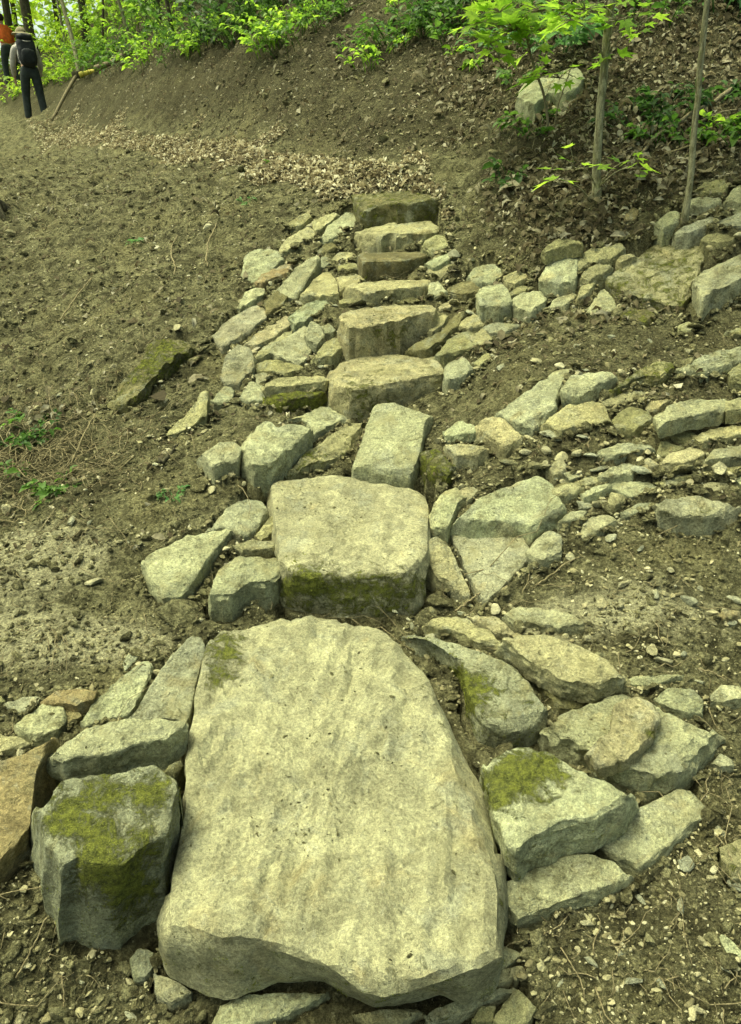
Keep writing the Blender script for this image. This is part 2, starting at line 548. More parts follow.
def hit(px, py):
    """where a photo ray meets the smooth ground"""
    d = ray(px, py)
    ts = np.geomspace(0.5, 70, 900)
    P = np.array([0, 0, CAMZ]) + ts[:, None] * d
    f = P[:, 2] - base_z(P[:, 0], P[:, 1])
    i = np.where(f < 0)[0]
    if len(i) == 0: return P[-1]
    i = i[0]
    if i == 0: return P[0]
    t0, t1 = ts[i - 1], ts[i]
    t = t0 + (t1 - t0) * f[i - 1] / (f[i - 1] - f[i])
    return np.array([0, 0, CAMZ]) + t * d


def grad(x, y, e=0.12):
    z = base_z([x + e, x - e, x, x], [y, y, y + e, y - e])
    return np.array([(z[0] - z[1]) / (2 * e), (z[2] - z[3]) / (2 * e)])


# ------------------------------------------------------------------ stones
VIEW = dict(A=(190, 180, 2.47), B=(481, 160, 2.85), C=(441, 320, 2.47), D=(130, 400, 2.47), E=(380, 440, 2.47), F=(0, 620, 2.964),
            G=(0, 800, 2.964), H=(150, 600, 2.47), I=(441, 580, 2.47), J=(441, 760, 2.47), K=(150, 820, 2.47), L=(0, 340, 2.85),
            M=(0, 180, 2.85), N=(481, 0, 2.85), Z=(0, 0, 1.0))
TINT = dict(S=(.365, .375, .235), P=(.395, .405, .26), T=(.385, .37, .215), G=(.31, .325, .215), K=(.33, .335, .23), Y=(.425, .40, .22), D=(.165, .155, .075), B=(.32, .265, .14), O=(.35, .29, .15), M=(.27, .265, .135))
FOOT = []        # footprints press the soil down under each stone
ROCKS = []
MOSSY = []


def chord(poly, x):
    xs = poly[:, 0]; ys = poly[:, 1]
    x2 = np.roll(xs, -1); y2 = np.roll(ys, -1)
    m = ((xs <= x) & (x2 > x)) | ((x2 <= x) & (xs > x))
    if m.sum() < 2:
        return None
    yy = ys[m] + (x - xs[m]) / (x2[m] - xs[m]) * (y2[m] - ys[m])
    return yy.min(), yy.max()


def stone(name, label, view, pts, drop, tint='P', moss=0.0, spots=(), ochre=(), h=0.0, k=0.75, ratio=1.25, gf=(9, 1.7), top=None, wear=1.0, foot=1.09, n=None, amp=1.0, cuts=12,
          group=None, cat='stone', parent=None, bury=0.13, grooves=0.0, bev=1.0, gx=None):
    ox, oy, s = VIEW[view]
    P = np.array(pts, float) / s + [ox, oy]
    drop = drop / s
    seed = (len(ROCKS) * 7.77 + 3.1) % 211
    rs = np.random.RandomState(len(ROCKS) + 11)
    # orient the loop and resample it
    if np.sum(P[:, 0] * np.roll(P[:, 1], -1) - np.roll(P[:, 0], -1) * P[:, 1]) < 0: P = P[::-1]
    per = np.linalg.norm(np.roll(P, -1, 0) - P, axis=1)
    L = per.sum()
    if n is None: n = int(np.clip(L / 2.4, 64, 170))
    cum = np.concatenate([[0], np.cumsum(per)])
    t = np.linspace(0, L, n, endpoint=False)
    PP = np.vstack([P, P[0]])
    S = np.stack([np.interp(t, cum, PP[:, 0]), np.interp(t, cum, PP[:, 1])], 1)
    S = 0.08 * np.roll(S, 1, 0) + 0.84 * S + 0.08 * np.roll(S, -1, 0)
    size_px = math.sqrt(max(1, np.ptp(S[:, 0]) * np.ptp(S[:, 1])))
    ang = t / L * 2 * np.pi
    for i in (0, 1):
        S[:, i] += size_px * 0.022 * amp * fbm(np.stack([np.cos(ang) * 2.2 + seed, np.sin(ang) * 2.2, np.full(n, i * 9.1)], 1), 4, 0.6)
    mid_ = S.mean(0)
    if top is not None: topP = np.array(top, float) / s + [ox, oy]
    if n < 200: S = mid_ + (S - mid_) * (1 + min(0.10, 2.8 / size_px * 1.0 + 0.016))
    P = S.copy()
    cx = S[:, 0].mean()
    xs_ = np.linspace(S[:, 0].min(), S[:, 0].max(), 72)[1:-1]
    ch = np.array([chord(P, q) or (0, 0) for q in xs_])
    cl = ch[:, 1] - ch[:, 0]
    drop = min(drop, 0.66 * cl.max())
    for _ in range(12):                                   # the top face keeps most of the stone's width
        good = np.where(cl > drop * 1.05)[0]
        if len(good) and xs_[good[-1]] - xs_[good[0]] > 0.78 * np.ptp(S[:, 0]): break
        drop *= 0.9
    x0_, x1_ = xs_[good[0]], xs_[good[-1]]
    T = S.copy(); low = np.zeros(n)
    for i in range(n):
        c = chord(P, np.clip(S[i, 0], xs_[0], xs_[-1])) or (S[i, 1], S[i, 1])
        lo = (S[i, 1] - c[0]) / max(1e-6, c[1] - c[0]) > 0.5
        if c[1] - c[0] < 2 and S[i, 1] > mid_[1]: lo = True
        if not lo and not (x0_ <= S[i, 0] <= x1_):
            low[i] = 1
            qx = min(max(S[i, 0], x0_), x1_)
            cc = chord(P, qx)
            T[i] = (0.7 * qx + 0.3 * S[i, 0], 0.5 * cc[0] + 0.5 * min(S[i, 1], cc[1] - drop))
        if lo:
            low[i] = 1
            qx = min(max(S[i, 0], x0_), x1_)
            cc = chord(P, qx)
            T[i] = (qx, cc[1] - drop)
            if top is not None:
                ct = chord(topP, qx)
                if ct: T[i] = (qx, min(ct[1], cc[1] - 4))
    for _ in range(1):
        T = 0.25 * np.roll(T, 1, 0) + 0.5 * T + 0.25 * np.roll(T, -1, 0)
    yb = chord(P, cx)[1]
    G = hit(cx, min(yb, 1040))
    dep = project(G)[2]
    q = (yb - H / 2) / F
    conv = dep / F / max(0.35, CP - q * SP)             # metres of height per pixel
    tn = max(drop * conv, 0.02)
    P0 = np.array([G[0], G[1], G[2] + h + tn])
    gr = grad(G[0], G[1]) * k
    if gx is not None: gr[0] = gx
    gr[0] = np.clip(gr[0], -0.5, 0.5)
    wid = np.ptp(S[:, 0]) * dep / F
    Dm = np.stack([ray(a, b) for a, b in T])
    Ds = np.stack([ray(a, b) for a, b in S])
    O = np.array([0, 0, CAMZ])

    def unproj(gy):
        # plane z = P0z + gx (x-P0x) + gy (y-P0y)
        den = Dm[:, 2] - gr[0] * Dm[:, 0] - gy * Dm[:, 1]
        num = P0[2] + gr[0] * (O[0] - P0[0]) + gy * (O[1] - P0[1]) - O[2]
        den = np.where(den > -1e-4, -1e-4, den)
        return O + Dm * (num / den)[:, None]
    gy = gr[1]
    for _ in range(60):
        T3 = unproj(gy)
        if np.isfinite(T3).all() and np.ptp(T3[:, 1]) <= ratio * max(wid, 0.05) and (T3[:, 1] > 0.2).all(): break
        gy += 0.05
    gr[1] = gy
    ctr = T3.mean(0)
    size = math.sqrt(max(1e-4, np.ptp(T3[:, 0]) * np.ptp(T3[:, 1])))
    # the foot of the visible faces, on a base plane under the top
    num = (P0[2] - tn) + gr[0] * (O[0] - P0[0]) + gr[1] * (O[1] - P0[1]) - O[2]
    den = Ds[:, 2] - gr[0] * Ds[:, 0] - gr[1] * Ds[:, 1]
    B3 = O + Ds * (num / np.where(den > -1e-4, -1e-4, den))[:, None]
    Bk = T3 - np.array([0, 0, tn])
    lw = (np.roll(low, 1) + low + np.roll(low, -1)) / 3
    B3 = Bk + (B3 - Bk) * lw[:, None]
    off_ = B3 - Bk
    ln_ = np.linalg.norm(off_, axis=1)
    B3 = Bk + off_ * np.minimum(1, 1.2 * max(tn, .03) / (ln_ + 1e-9))[:, None]
    bv = min(0.35 * tn, 0.018 * size + 0.003) * bev
    bury = bury if h <= 0.001 else 0.02
    # rings: top from centre outwards, then down the sides
    nt = int(np.clip(n * 0.22, 9, 34))
    ss = 1 - (np.linspace(1, 0, nt) ** 1.0)
    ss = np.concatenate([ss[1:-1] * 0.955, [0.965, 0.988]])
    rings = []
    up = np.array([0, 0, 1.0])
    cz = ctr[2]
    for f in ss:
        R = ctr + (T3 - ctr) * f
        e = np.clip((f - 0.9) / 0.1, 0, 1)
        R = R - up * (bv * 0.5 * e * e)
        rings.append(R)
    lv = [0.0, 0.06, 0.2, 0.4, 0.62, 0.84, 1.0]
    if n > 120: lv = [0, .04, .12, .22, .34, .46, .58, .7, .82, .92, 1.0]
    for a in lv:
        R = T3 + (B3 - T3) * min(a / 0.82, 1.0) if a < 0.83 else B3 + (ctr - [0, 0, tn] - B3) * 0.06 * (a - .82) / .18
        e = max(0.0, 1 - a / 0.3)
        R = R - up * (bv * e * e) + (T3 - ctr) * (0.012 * math.sin(min(1, a / .82) * math.pi))
        if a >= 0.83: R = R - up * bury * (a - .82) / .18
        rings.append(R)
    nr = len(rings)
    V = np.vstack([np.vstack(rings), ctr[None], (ctr - up * (tn + bury))[None]])
    ic, ib = nr * n, nr * n + 1
    r = np.arange(nr - 1)[:, None] * n
    j = np.arange(n)[None]; j2 = (j + 1) % n
    Q = np.stack([r + j, r + n + j, r + n + j2, r + j2], -1).reshape(-1, 4)
    jj = np.arange(n); jj2 = (jj + 1) % n
    T1 = np.stack([np.full(n, ic), jj, jj2], 1)
    T2 = np.stack([np.full(n, ib), (nr - 1) * n + jj2, (nr - 1) * n + jj], 1)
    # chipped facets
    Cc = ctr - up * tn * 0.5
    for _ in range(cuts):
        a = rs.uniform(0, 2 * np.pi); e = rs.uniform(0.25, 1.25)
        d = np.array([math.cos(a) * math.cos(e), math.sin(a) * math.cos(e), math.sin(e)])
        dd = (V - Cc) @ d
        mx = dd.max()
        lim = mx - rs.uniform(0.01, 0.13) * min(size, 2.2 * tn + 0.25 * size) * 0.5
        o = np.maximum(dd - lim, 0)
        V = V - o[:, None] * d * 0.92
    # roughness of the broken surface: lumps, chips, bedding layers
    nz = np.vstack([V, V, V]) / max(size, 0.12)
    off = np.repeat([0, 41.0, 83.0], len(V))[:, None] + seed
    lump = fbm(nz * 2.4 + off, 3, 0.5).reshape(3, -1).T
    chip = fbm(nz * np.array([7, 7, 10.0]) + off, 3, 0.55).reshape(3, -1).T
    V = V + amp * size * (0.013 * lump + 0.0115 * chip * (1 + np.r_[np.zeros(len(ss) * n), np.ones(nr * n - len(ss) * n), 0, 0])[:, None])
    world_n = fbm(V * 26 + seed, 4, 0.6)
    V[:, 2] += amp * 0.0055 * world_n * min(1, size / 0.12)
    layer = np.sin((V[:, 2] - gr[1] * V[:, 1]) * 2 * np.pi / max(0.018, tn * 0.22) + 3 * fbm(V * 9 + seed, 2))
    side = np.zeros(len(V)); side[len(ss) * n:nr * n] = 1
    outd = V - ctr; outd[:, 2] = 0; outd /= np.linalg.norm(outd, axis=1)[:, None] + 1e-6
    V += outd * (side * layer * amp * 0.035 * min(tn, 0.14) * (0.5 + fbm(V * 7 + seed + 5, 2)))[:, None]
    if grooves:
        top = 1 - side
        u = V[:, 0] * 0.96 - V[:, 1] * 0.18
        gv = fbm(np.stack([u * gf[0], V[:, 1] * gf[1], np.full(len(V), seed)], 1), 3, 0.5) + 0.55 * fbm(np.stack([u * gf[0] * 2.6, V[:, 1] * gf[1] * 2.2, np.full(len(V), seed + 9)], 1), 3, 0.5, ridged=True)
        V[:, 2] += grooves * top * (gv + 0.35 * fbm(V * 38 + 2, 3, 0.6))
    mo = np.full(len(V), float(moss)); oc = np.zeros(len(V))
    vx, vy, _ = project(V)
    for lst, arr in ((spots, mo), (ochre, oc)):
        for (sx, sy, sr, a) in lst:
            dd = np.hypot(vx - (sx / s + ox), vy - (sy / s + oy)) / (sr / s)
            arr += a * np.exp(-dd ** 2)
    V[:, 2] += np.clip(mo - .3, 0, .5) * .012 * (1 + fbm(V * 45 + seed, 3, .6)) * min(1, size / .2)
    org = G.copy()
    me = mk_mesh(name, V - org, [Q, np.vstack([T1, T2])], True, 26, dict(moss=np.clip(mo, -1, 1.2), ochre=np.clip(oc, 0, 1.2)))
    o = link(name, me, M['stone'], parent, org, label, cat, group)
    tv = np.array(TINT[tint]) * np.array([1.0, 1.0, .88]) * (1 + rs.uniform(-.07, .07)) * (1 + rs.uniform(-.03, .03, 3))
    o.color = (*tv, wear)
    if parent is not None: o.location = Vector(org) - parent.location
    ROCKS.append((o, V, Q, np.vstack([T1, T2])))
    if mo.max() > .42: MOSSY.append((o, V, Q, mo, org, project(ctr)[2]))
    FOOT.append((ctr[:2] + (T3[:, :2] - ctr[:2]) * foot, P0, gr.copy(), tn, h))
    return o

# ------------------------------------------------------------------ the stairway, from the near slab to the top step
GS = 'stone steps of the stairway'
st = lambda label, *a, **k: stone('stone_step', label, *a, group=GS, cat='step', **k)
st('huge pale grooved slab forming the nearest and largest step', 'Z',
   [(206, 640), (222, 626), (275, 618), (345, 620), (378, 630), (402, 646), (422, 665), (445, 700), (468, 740), (484, 790), (500, 850), (503, 872), (503, 965), (496, 988), (465, 998), (440, 990), (400, 1004), (378, 1008), (350, 996), (325, 986), (280, 986), (225, 998), (200, 992), (168, 980), (158, 952), (159, 935), (166, 905), (175, 860), (183, 800), (188, 745), (193, 700)],
   52, 'S', wear=.4, spots=[(225, 650, 24, .62), (215, 680, 14, .4), (430, 690, 16, .25), (390, 985, 26, .3)], ochre=[(420, 890, 60, .25), (300, 720, 60, .2)], h=.03, k=.15, n=260, amp=.42, cuts=4, grooves=.0125, top=[(150, 900), (160, 915), (170, 926), (225, 940), (290, 945), (330, 965), (362, 988), (385, 992), (420, 980), (470, 962), (510, 945), (520, 600), (150, 600)], ratio=1.6, bury=.05)
st('second step, broad pale slab with dark mossy front face', 'D',
   [(330, 235), (372, 203), (450, 188), (560, 198), (690, 220), (727, 238), (741, 290), (738, 360), (728, 420), (716, 512), (700, 528), (560, 526), (400, 514), (376, 500), (372, 440), (400, 400), (402, 380), (350, 380), (345, 330), (325, 280)],
   98, 'S', wear=.55, spots=[(440, 450, 50, .62), (620, 490, 90, .52), (390, 470, 30, .6), (520, 470, 60, .45), (700, 460, 40, .4)], ochre=[(600, 280, 90, .2)], k=.35, n=170, amp=.5, cuts=4, grooves=.006, top=[(320, 300), (360, 385), (402, 425), (450, 432), (520, 428), (600, 430), (690, 428), (745, 400), (760, 150), (300, 150)])
st('third step, narrow block running lengthwise into the slope', 'D', [(550, 182), (568, 120), (598, 32), (608, 12), (650, 10), (741, 38), (747, 70), (724, 100), (716, 160), (692, 212), (600, 202), (553, 192)], 40, 'P', k=.5, amp=.6, cuts=5, ochre=[(640, 60, 60, .2)])
st('fourth step, long pillow shaped slab with dark rounded front', 'A', [(335, 505), (350, 465), (400, 440), (500, 430), (600, 435), (630, 455), (634, 528), (600, 545), (500, 566), (400, 580), (350, 565), (337, 540)], 68, 'T', moss=.12, spots=[(430, 540, 60, .25)], k=.35, amp=.6, cuts=5)
st('fifth step, thick block with a tall chipped front above the pillow shaped step', 'A', [(362, 372), (385, 325), (450, 315), (560, 308), (604, 308), (610, 335), (600, 402), (520, 420), (440, 432), (395, 435), (374, 420)], 84, 'T', moss=.1, spots=[(500, 370, 60, .25)], k=.35, amp=.85, cuts=8)
st('sixth step, long slab with a chipped sloping front under the block like step', 'A', [(375, 270), (400, 256), (470, 250), (587, 246), (594, 262), (588, 292), (510, 304), (440, 308), (390, 294)], 36, 'T', k=.35, amp=.8, spots=[(470, 285, 60, .2)])
st('seventh step, clean cut dark brick shaped stone', 'A', [(415, 196), (422, 182), (575, 178), (582, 192), (578, 230), (520, 240), (430, 243), (418, 226)], 48, 'D', moss=.15, k=.3, amp=.4, cuts=3)
st('eighth step, irregular layered stone just below the topmost step', 'A', [(400, 138), (440, 115), (510, 104), (595, 100), (614, 120), (610, 158), (570, 170), (500, 175), (440, 178), (405, 166)], 44, 'T', moss=.15, k=.35)
st('topmost step, dark mossy boat shaped stone below the leaf covered path', 'A', [(388, 55), (402, 36), (470, 28), (560, 30), (615, 36), (622, 60), (612, 96), (540, 108), (470, 110), (425, 116), (405, 86)], 54, 'D', moss=.3, k=.3, amp=.7, cuts=5, foot=.72, ratio=.6)

# rubble beside and beneath the steps -------------------------------------------------
GL = 'rubble stones left of the upper steps'
r = lambda label, v, p, d, t='P', **k: stone('stone', label, v, p, d, t, group=GL, **k)
r('thin flat stone wedged under the sixth step', 'A', [(370, 296), (420, 292), (462, 300), (455, 312), (375, 312)], 8, 'M')
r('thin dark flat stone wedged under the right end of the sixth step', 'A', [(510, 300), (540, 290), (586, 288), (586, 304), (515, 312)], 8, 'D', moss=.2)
r('pale split slab leaning against the eighth step', 'A', [(320, 152), (345, 110), (380, 85), (412, 80), (425, 100), (410, 125), (380, 140), (338, 158)], 12, 'P')
r('small dark brown stone highest up in the left rubble', 'A', [(240, 108), (265, 92), (290, 78), (302, 100), (272, 122), (245, 120)], 12, 'M')
r('flat brownish stone between highest rubble stone and pale split slab', 'A', [(300, 102), (350, 80), (372, 86), (340, 116), (312, 132)], 10, 'T')
r('long narrow tan slab lying below the highest left rubble stone', 'A', [(214, 187), (230, 150), (290, 115), (309, 128), (306, 150), (260, 170), (226, 190)], 12, 'T')
r('large pale upright slab at outer left edge of the rubble', 'A', [(130, 242), (135, 185), (175, 165), (215, 178), (230, 200), (188, 240), (150, 263)], 10, 'P')
r('brown jutting wedge in front of the large pale upright slab', 'A', [(155, 262), (180, 230), (245, 205), (253, 225), (232, 250), (182, 266)], 18, 'B')
r('pale angular stone below the brown jutting wedge', 'A', [(118, 316), (140, 272), (180, 265), (187, 285), (152, 310), (125, 323)], 12, 'P')
r('dark squarish stone beside the long pale leaning plank stone', 'A', [(185, 302), (214, 272), (241, 288), (226, 320), (190, 336)], 12, 'D')
r('long pale plank like stone leaning diagonally in the left rubble', 'A', [(212, 276), (260, 216), (310, 185), (319, 200), (302, 240), (266, 290), (240, 300)], 10, 'P')
r('yellowish triangular stone beside the sixth step', 'A', [(272, 292), (310, 242), (340, 225), (361, 250), (366, 290), (320, 296)], 14, 'Y')
r('small dark grey stone left of the seventh step', 'A', [(315, 167), (355, 153), (369, 175), (340, 190), (318, 188)], 14, 'D')
r('small greenish stone beneath the small dark grey one', 'A', [(312, 222), (326, 190), (346, 190), (349, 210), (330, 229)], 12, 'G')
r('flat stone propped against left end of the seventh step', 'A', [(350, 196), (365, 180), (402, 179), (412, 195), (386, 206), (355, 209)], 10, 'T')
r('rounded block under the flat stone at the seventh step', 'A', [(366, 212), (410, 206), (420, 226), (392, 234), (368, 230)], 14, 'M')
r('low dusty stone between yellow triangle and sixth step', 'A', [(362, 242), (420, 234), (442, 250), (392, 272), (372, 276)], 12, 'Y')
r('flat mossy grey stone under the yellowish triangle', 'A', [(240, 342), (282, 306), (330, 295), (341, 310), (302, 345), (260, 362)], 10, 'G', moss=.25)
r('speckled grey green slab at far left of the rubble', 'A', [(55, 382), (100, 335), (160, 310), (186, 320), (181, 350), (132, 395), (80, 416)], 14, 'K')
r('pale tan slab right of the speckled grey green slab', 'A', [(135, 402), (200, 355), (236, 335), (256, 355), (210, 395), (160, 416)], 10, 'T')
r('thin pale shard on edge below the pale tan slab', 'A', [(150, 447), (190, 402), (226, 381), (256, 369), (241, 395), (196, 430), (160, 451)], 8, 'T')
r('broad smooth grey slab in the middle of the left rubble', 'A', [(190, 427), (250, 380), (290, 358), (306, 400), (286, 450), (260, 461), (230, 446)], 12, 'K')
r('yellow brick like stone left of the fifth step', 'A', [(300, 452), (330, 405), (366, 385), (389, 425), (350, 453), (310, 461)], 26, 'Y')
r('grey knobbly stone perched beside the yellow brick like stone', 'A', [(284, 388), (300, 345), (326, 360), (333, 400), (312, 416), (290, 406)], 18, 'G', h=.02)
r('small grey stone against left end of the fifth step', 'A', [(325, 367), (341, 350), (363, 375), (350, 389), (330, 389)], 12, 'G')
r('smooth grey upright slab at lower left of the rubble', 'A', [(78, 492), (90, 430), (120, 405), (151, 420), (156, 470), (120, 510), (90, 506)], 12, 'K')
r('pale flat stone lowest left below the smooth grey upright slab', 'A', [(52, 547), (88, 507), (110, 520), (102, 550), (70, 561)], 9, 'P')
r('pale pointed stone beside the mossy base stones', 'A', [(118, 546), (150, 496), (180, 510), (183, 550), (150, 559)], 14, 'P')
r('small pale chip between grey upright slab and flat stack', 'A', [(158, 482), (186, 475), (196, 495), (166, 511)], 8, 'P')
r('flat weathered stone at the top of the stack left of fourth step', 'A', [(160, 457), (195, 440), (270, 458), (297, 470), (240, 489), (170, 481)], 14, 'M')
r('middle flat slab in the stack left of the fourth step', 'A', [(180, 517), (200, 490), (330, 484), (342, 500), (330, 515), (250, 526), (190, 526)], 20, 'T', h=.03)
r('dark mossy bottom slab in the stack left of the fourth step', 'A', [(180, 537), (260, 525), (330, 525), (337, 545), (312, 560), (230, 573), (185, 566)], 30, 'D', moss=.6)

GR = 'rubble stones right of the upper steps'
r = lambda label, v, p, d, t='P', **k: stone('stone', label, v, p, d, t, group=GR, **k)
r('rounded mossy stone at right end of the eighth step', 'A', [(572, 177), (585, 142), (620, 134), (639, 155), (633, 180), (600, 193)], 20, 'T', moss=.2)
r('pale flat slab under the rounded stone beside seventh step', 'A', [(580, 206), (640, 178), (658, 190), (620, 215), (600, 223)], 9, 'P', h=.02)
r('tilted layered stone right of the sixth step', 'A', [(580, 236), (586, 220), (640, 212), (659, 195), (656, 225), (621, 253)], 16, 'T')
r('pale upright stone touching right end of the sixth step', 'A', [(589, 301), (592, 255), (616, 249), (641, 290), (606, 307)], 20, 'P')
r('dark round cobble right of the sixth step', 'A', [(634, 281), (645, 258), (690, 249), (719, 268), (711, 292), (670, 299), (640, 296)], 22, 'D')
r('small tan stone below the pale upright one', 'A', [(611, 316), (650, 291), (671, 305), (640, 323), (615, 326)], 10, 'T')
r('yellow rounded stone beside the fifth step', 'A', [(587, 381), (595, 350), (625, 329), (641, 341), (626, 370), (600, 386)], 16, 'Y')
r('long curved dark slab bending round the fifth step', 'A', [(530, 422), (545, 408), (600, 403), (625, 392), (648, 340), (680, 314), (692, 330), (660, 382), (622, 412), (586, 436), (545, 436)], 22, 'D', moss=.1)
r('grey pyramid shaped stone right of the long curved slab', 'A', [(600, 441), (640, 394), (690, 369), (706, 395), (706, 425), (650, 441), (615, 446)], 20, 'M')
r('small yellowish stone behind the grey pyramid shaped stone', 'A', [(660, 371), (676, 344), (705, 329), (723, 350), (721, 370), (690, 376)], 14, 'Y')
r('stone block right of the grey pyramid shaped stone', 'A', [(690, 386), (725, 367), (745, 380), (745, 410), (721, 421), (695, 411)], 18, 'T')
r('clean pale wedge right of the fourth step', 'A', [(628, 516), (632, 455), (675, 439), (711, 465), (713, 475), (680, 501), (640, 519)], 30, 'K')
r('small flat stone right of the clean pale wedge', 'A', [(695, 456), (735, 424), (747, 440), (716, 466)], 10, 'M')

# the row of stones running to the right ------------------------------------------------
GW = 'stones of the upper retaining row right of the steps'
r = lambda label, v, p, d, t='P', **k: stone('stone', label, v, p, d, t, group=GW, **k)
r('green tinged stone at the left end of the upper retaining row', 'Z', [(465, 280), (473, 269), (490, 263), (500, 269), (502, 279), (491, 287), (478, 288)], 7, 'G', moss=.15)
r('large pale square faced stone at left end of upper row', 'Z', [(474, 297), (481, 288), (505, 284), (510, 297), (514, 316), (500, 322), (481, 320)], 18, 'P')
r('small stone above the pale square faced stone', 'B', [(62, 332), (95, 314), (125, 321), (136, 345), (95, 371), (70, 361)], 18, 'T')
r('small thin stone between two pale square stones', 'B', [(78, 376), (120, 357), (139, 362), (125, 380), (85, 396)], 10, 'M')
r('pale square stone standing under the small thin stone', 'B', [(90, 401), (110, 379), (170, 374), (186, 390), (181, 440), (140, 463), (95, 451)], 42, 'P')
r('bluish grey flat stone at the foot of the upper row', 'B', [(2, 476), (40, 465), (110, 468), (106, 485), (60, 511), (10, 501)], 18, 'K')
r('dark grey loaf shaped stone crowning the upper row', 'B', [(175, 271), (185, 250), (225, 219), (286, 231), (287, 262), (240, 266), (185, 288)], 26, 'M', h=.03)
r('big pale block under the dark loaf shaped stone', 'B', [(165, 341), (185, 300), (240, 274), (276, 279), (273, 340), (265, 379), (220, 386), (170, 369)], 40, 'P')
r('narrow stone right behind the big pale block', 'B', [(272, 285), (296, 276), (308, 290), (302, 308), (276, 326)], 14, 'T')
r('crusty yellowish stone behind the upper row', 'B', [(288, 276), (300, 254), (345, 249), (395, 237), (411, 258), (370, 291), (310, 299)], 16, 'Y')
r('flat pale stone under the crusty yellowish one', 'B', [(278, 346), (300, 310), (360, 294), (377, 310), (350, 341), (310, 359)], 24, 'T')
r('white stained rounded stone right of the pale square stone', 'B', [(191, 426), (210, 394), (265, 379), (279, 385), (262, 421), (240, 441), (200, 443)], 30, 'P')
r('narrow upright stone between white stained and pointed stones', 'B', [(270, 406), (285, 360), (326, 351), (326, 375), (300, 406), (275, 419)], 28, 'Y')
r('pale pointed triangular stone left of the great mossy slab', 'B', [(289, 441), (320, 400), (350, 364), (379, 395), (389, 440), (350, 456)], 32, 'P')
r('great flat slab with mossy dirt covered top above the terrace', 'B', [(355, 346), (420, 288), (510, 240), (600, 245), (633, 262), (626, 310), (591, 400), (570, 431), (500, 416), (420, 391), (365, 369)], 26, 'T', moss=.34, k=1.0, cuts=5)
r('large tall stone at the picture edge right of the mossy slab', 'B', [(608, 336), (650, 294), (741, 259), (800, 262), (800, 400), (741, 402), (680, 431), (630, 456), (612, 401)], 76, 'P')
r('small stones lump resting behind the mossy slab', 'B', [(385, 291), (400, 271), (430, 267), (441, 280), (400, 299)], 10, 'Y')
r('pointed pale stone above the mossy slab, left of thin sapling', 'B', [(489, 187), (540, 144), (566, 150), (561, 190), (520, 213)], 22, 'P')
r('pale tilted slab at the foot of the thin sapling', 'B', [(551, 207), (590, 185), (660, 158), (676, 174), (650, 200), (600, 223), (560, 226)], 20, 'K')
r('pale stone behind the thin sapling, under the mossy topped one', 'B', [(565, 131), (600, 107), (680, 109), (686, 135), (640, 156), (590, 151)], 24, 'P')
r('mossy topped stone uppermost behind the thin sapling', 'B', [(600, 102), (640, 61), (690, 54), (706, 85), (690, 109), (640, 109)], 24, 'M', moss=.2)
r('smooth pale stone at the picture edge beside mossy topped stone', 'B', [(688, 131), (720, 84), (745, 69), (800, 78), (800, 146), (741, 147)], 26, 'P')
r('flat grey slab at the picture edge under the smooth pale stone', 'B', [(675, 176), (741, 146), (795, 150), (795, 195), (741, 200), (690, 196)], 16, 'K', moss=.1)
r('thin mossy slab sandwiched under the flat grey edge slab', 'B', [(680, 192), (741, 202), (795, 200), (795, 226), (741, 226), (690, 206)], 14, 'D', moss=.3)
r('block of dull grey stone behind the great mossy slab', 'B', [(629, 226), (650, 209), (720, 214), (741, 240), (680, 259), (635, 251)], 24, 'M')
r('dark mossy stone sunk in dirt below the great slab', 'B', [(385, 442), (420, 425), (490, 430), (506, 460), (470, 481), (410, 476)], 28, 'D', moss=.4)
r('small mossy stone right of the dark sunken stone', 'B', [(555, 476), (590, 460), (616, 475), (600, 501), (565, 501)], 20, 'T', moss=.25)
r('flat stone at picture edge under the large tall stone', 'B', [(690, 492), (741, 478), (795, 480), (795, 511), (720, 506)], 16, 'M')
r('brown tilted stone poking from the leaf litter above the row', 'B', [(404, 167), (430, 134), (451, 145), (441, 175), (415, 182)], 10, 'B', moss=.2)

GT = 'stones of the lower terrace wall right of the steps'
r = lambda label, v, p, d, t='P', **k: stone('stone', label, v, p, d, t, group=GT, **k)
r('long pale slanting slab leading the lower terrace wall', 'C', [(130, 237), (220, 170), (295, 119), (331, 130), (296, 180), (281, 235), (230, 276), (200, 276), (160, 256)], 28, 'P')
r('broad flat topped stone next to the long pale slanting slab', 'C', [(294, 172), (330, 135), (390, 127), (441, 140), (441, 160), (410, 179), (360, 201), (305, 206)], 34, 'P', h=.01)
r('greenish dark slab in the terrace edge with mossy top', 'C', [(410, 181), (470, 134), (530, 104), (581, 105), (576, 140), (540, 166), (490, 166), (430, 191)], 26, 'M', moss=.35)
r('long green tinged slab at the end of the terrace edge', 'C', [(575, 126), (640, 89), (741, 64), (800, 58), (800, 110), (741, 126), (650, 151), (590, 149)], 30, 'K', moss=.2)
r('dark upright stone at picture edge below green tinged slab', 'C', [(709, 131), (741, 104), (795, 98), (795, 172), (741, 176), (715, 166)], 32, 'M', moss=.1)
r('ribbed stone block standing on end at start of the terrace wall', 'C', [(80, 271), (110, 234), (160, 244), (206, 290), (191, 321), (155, 336), (120, 316), (95, 301)], 34, 'Y')
r('small flat stone on top of the squat block near the third step', 'C', [(7, 277), (45, 249), (80, 259), (86, 286), (45, 296), (15, 296)], 14, 'P', h=.02)
r('squat rough block right of the dark mossy stone by third step', 'C', [(9, 312), (50, 299), (100, 309), (116, 346), (85, 361), (40, 366), (14, 341)], 36, 'T', moss=.1)
r('dark mossy stone touching the right side of the third step', 'E', [(100, 62), (106, 22), (150, 26), (178, 62), (184, 84), (165, 111), (125, 96)], 34, 'D', moss=.45)
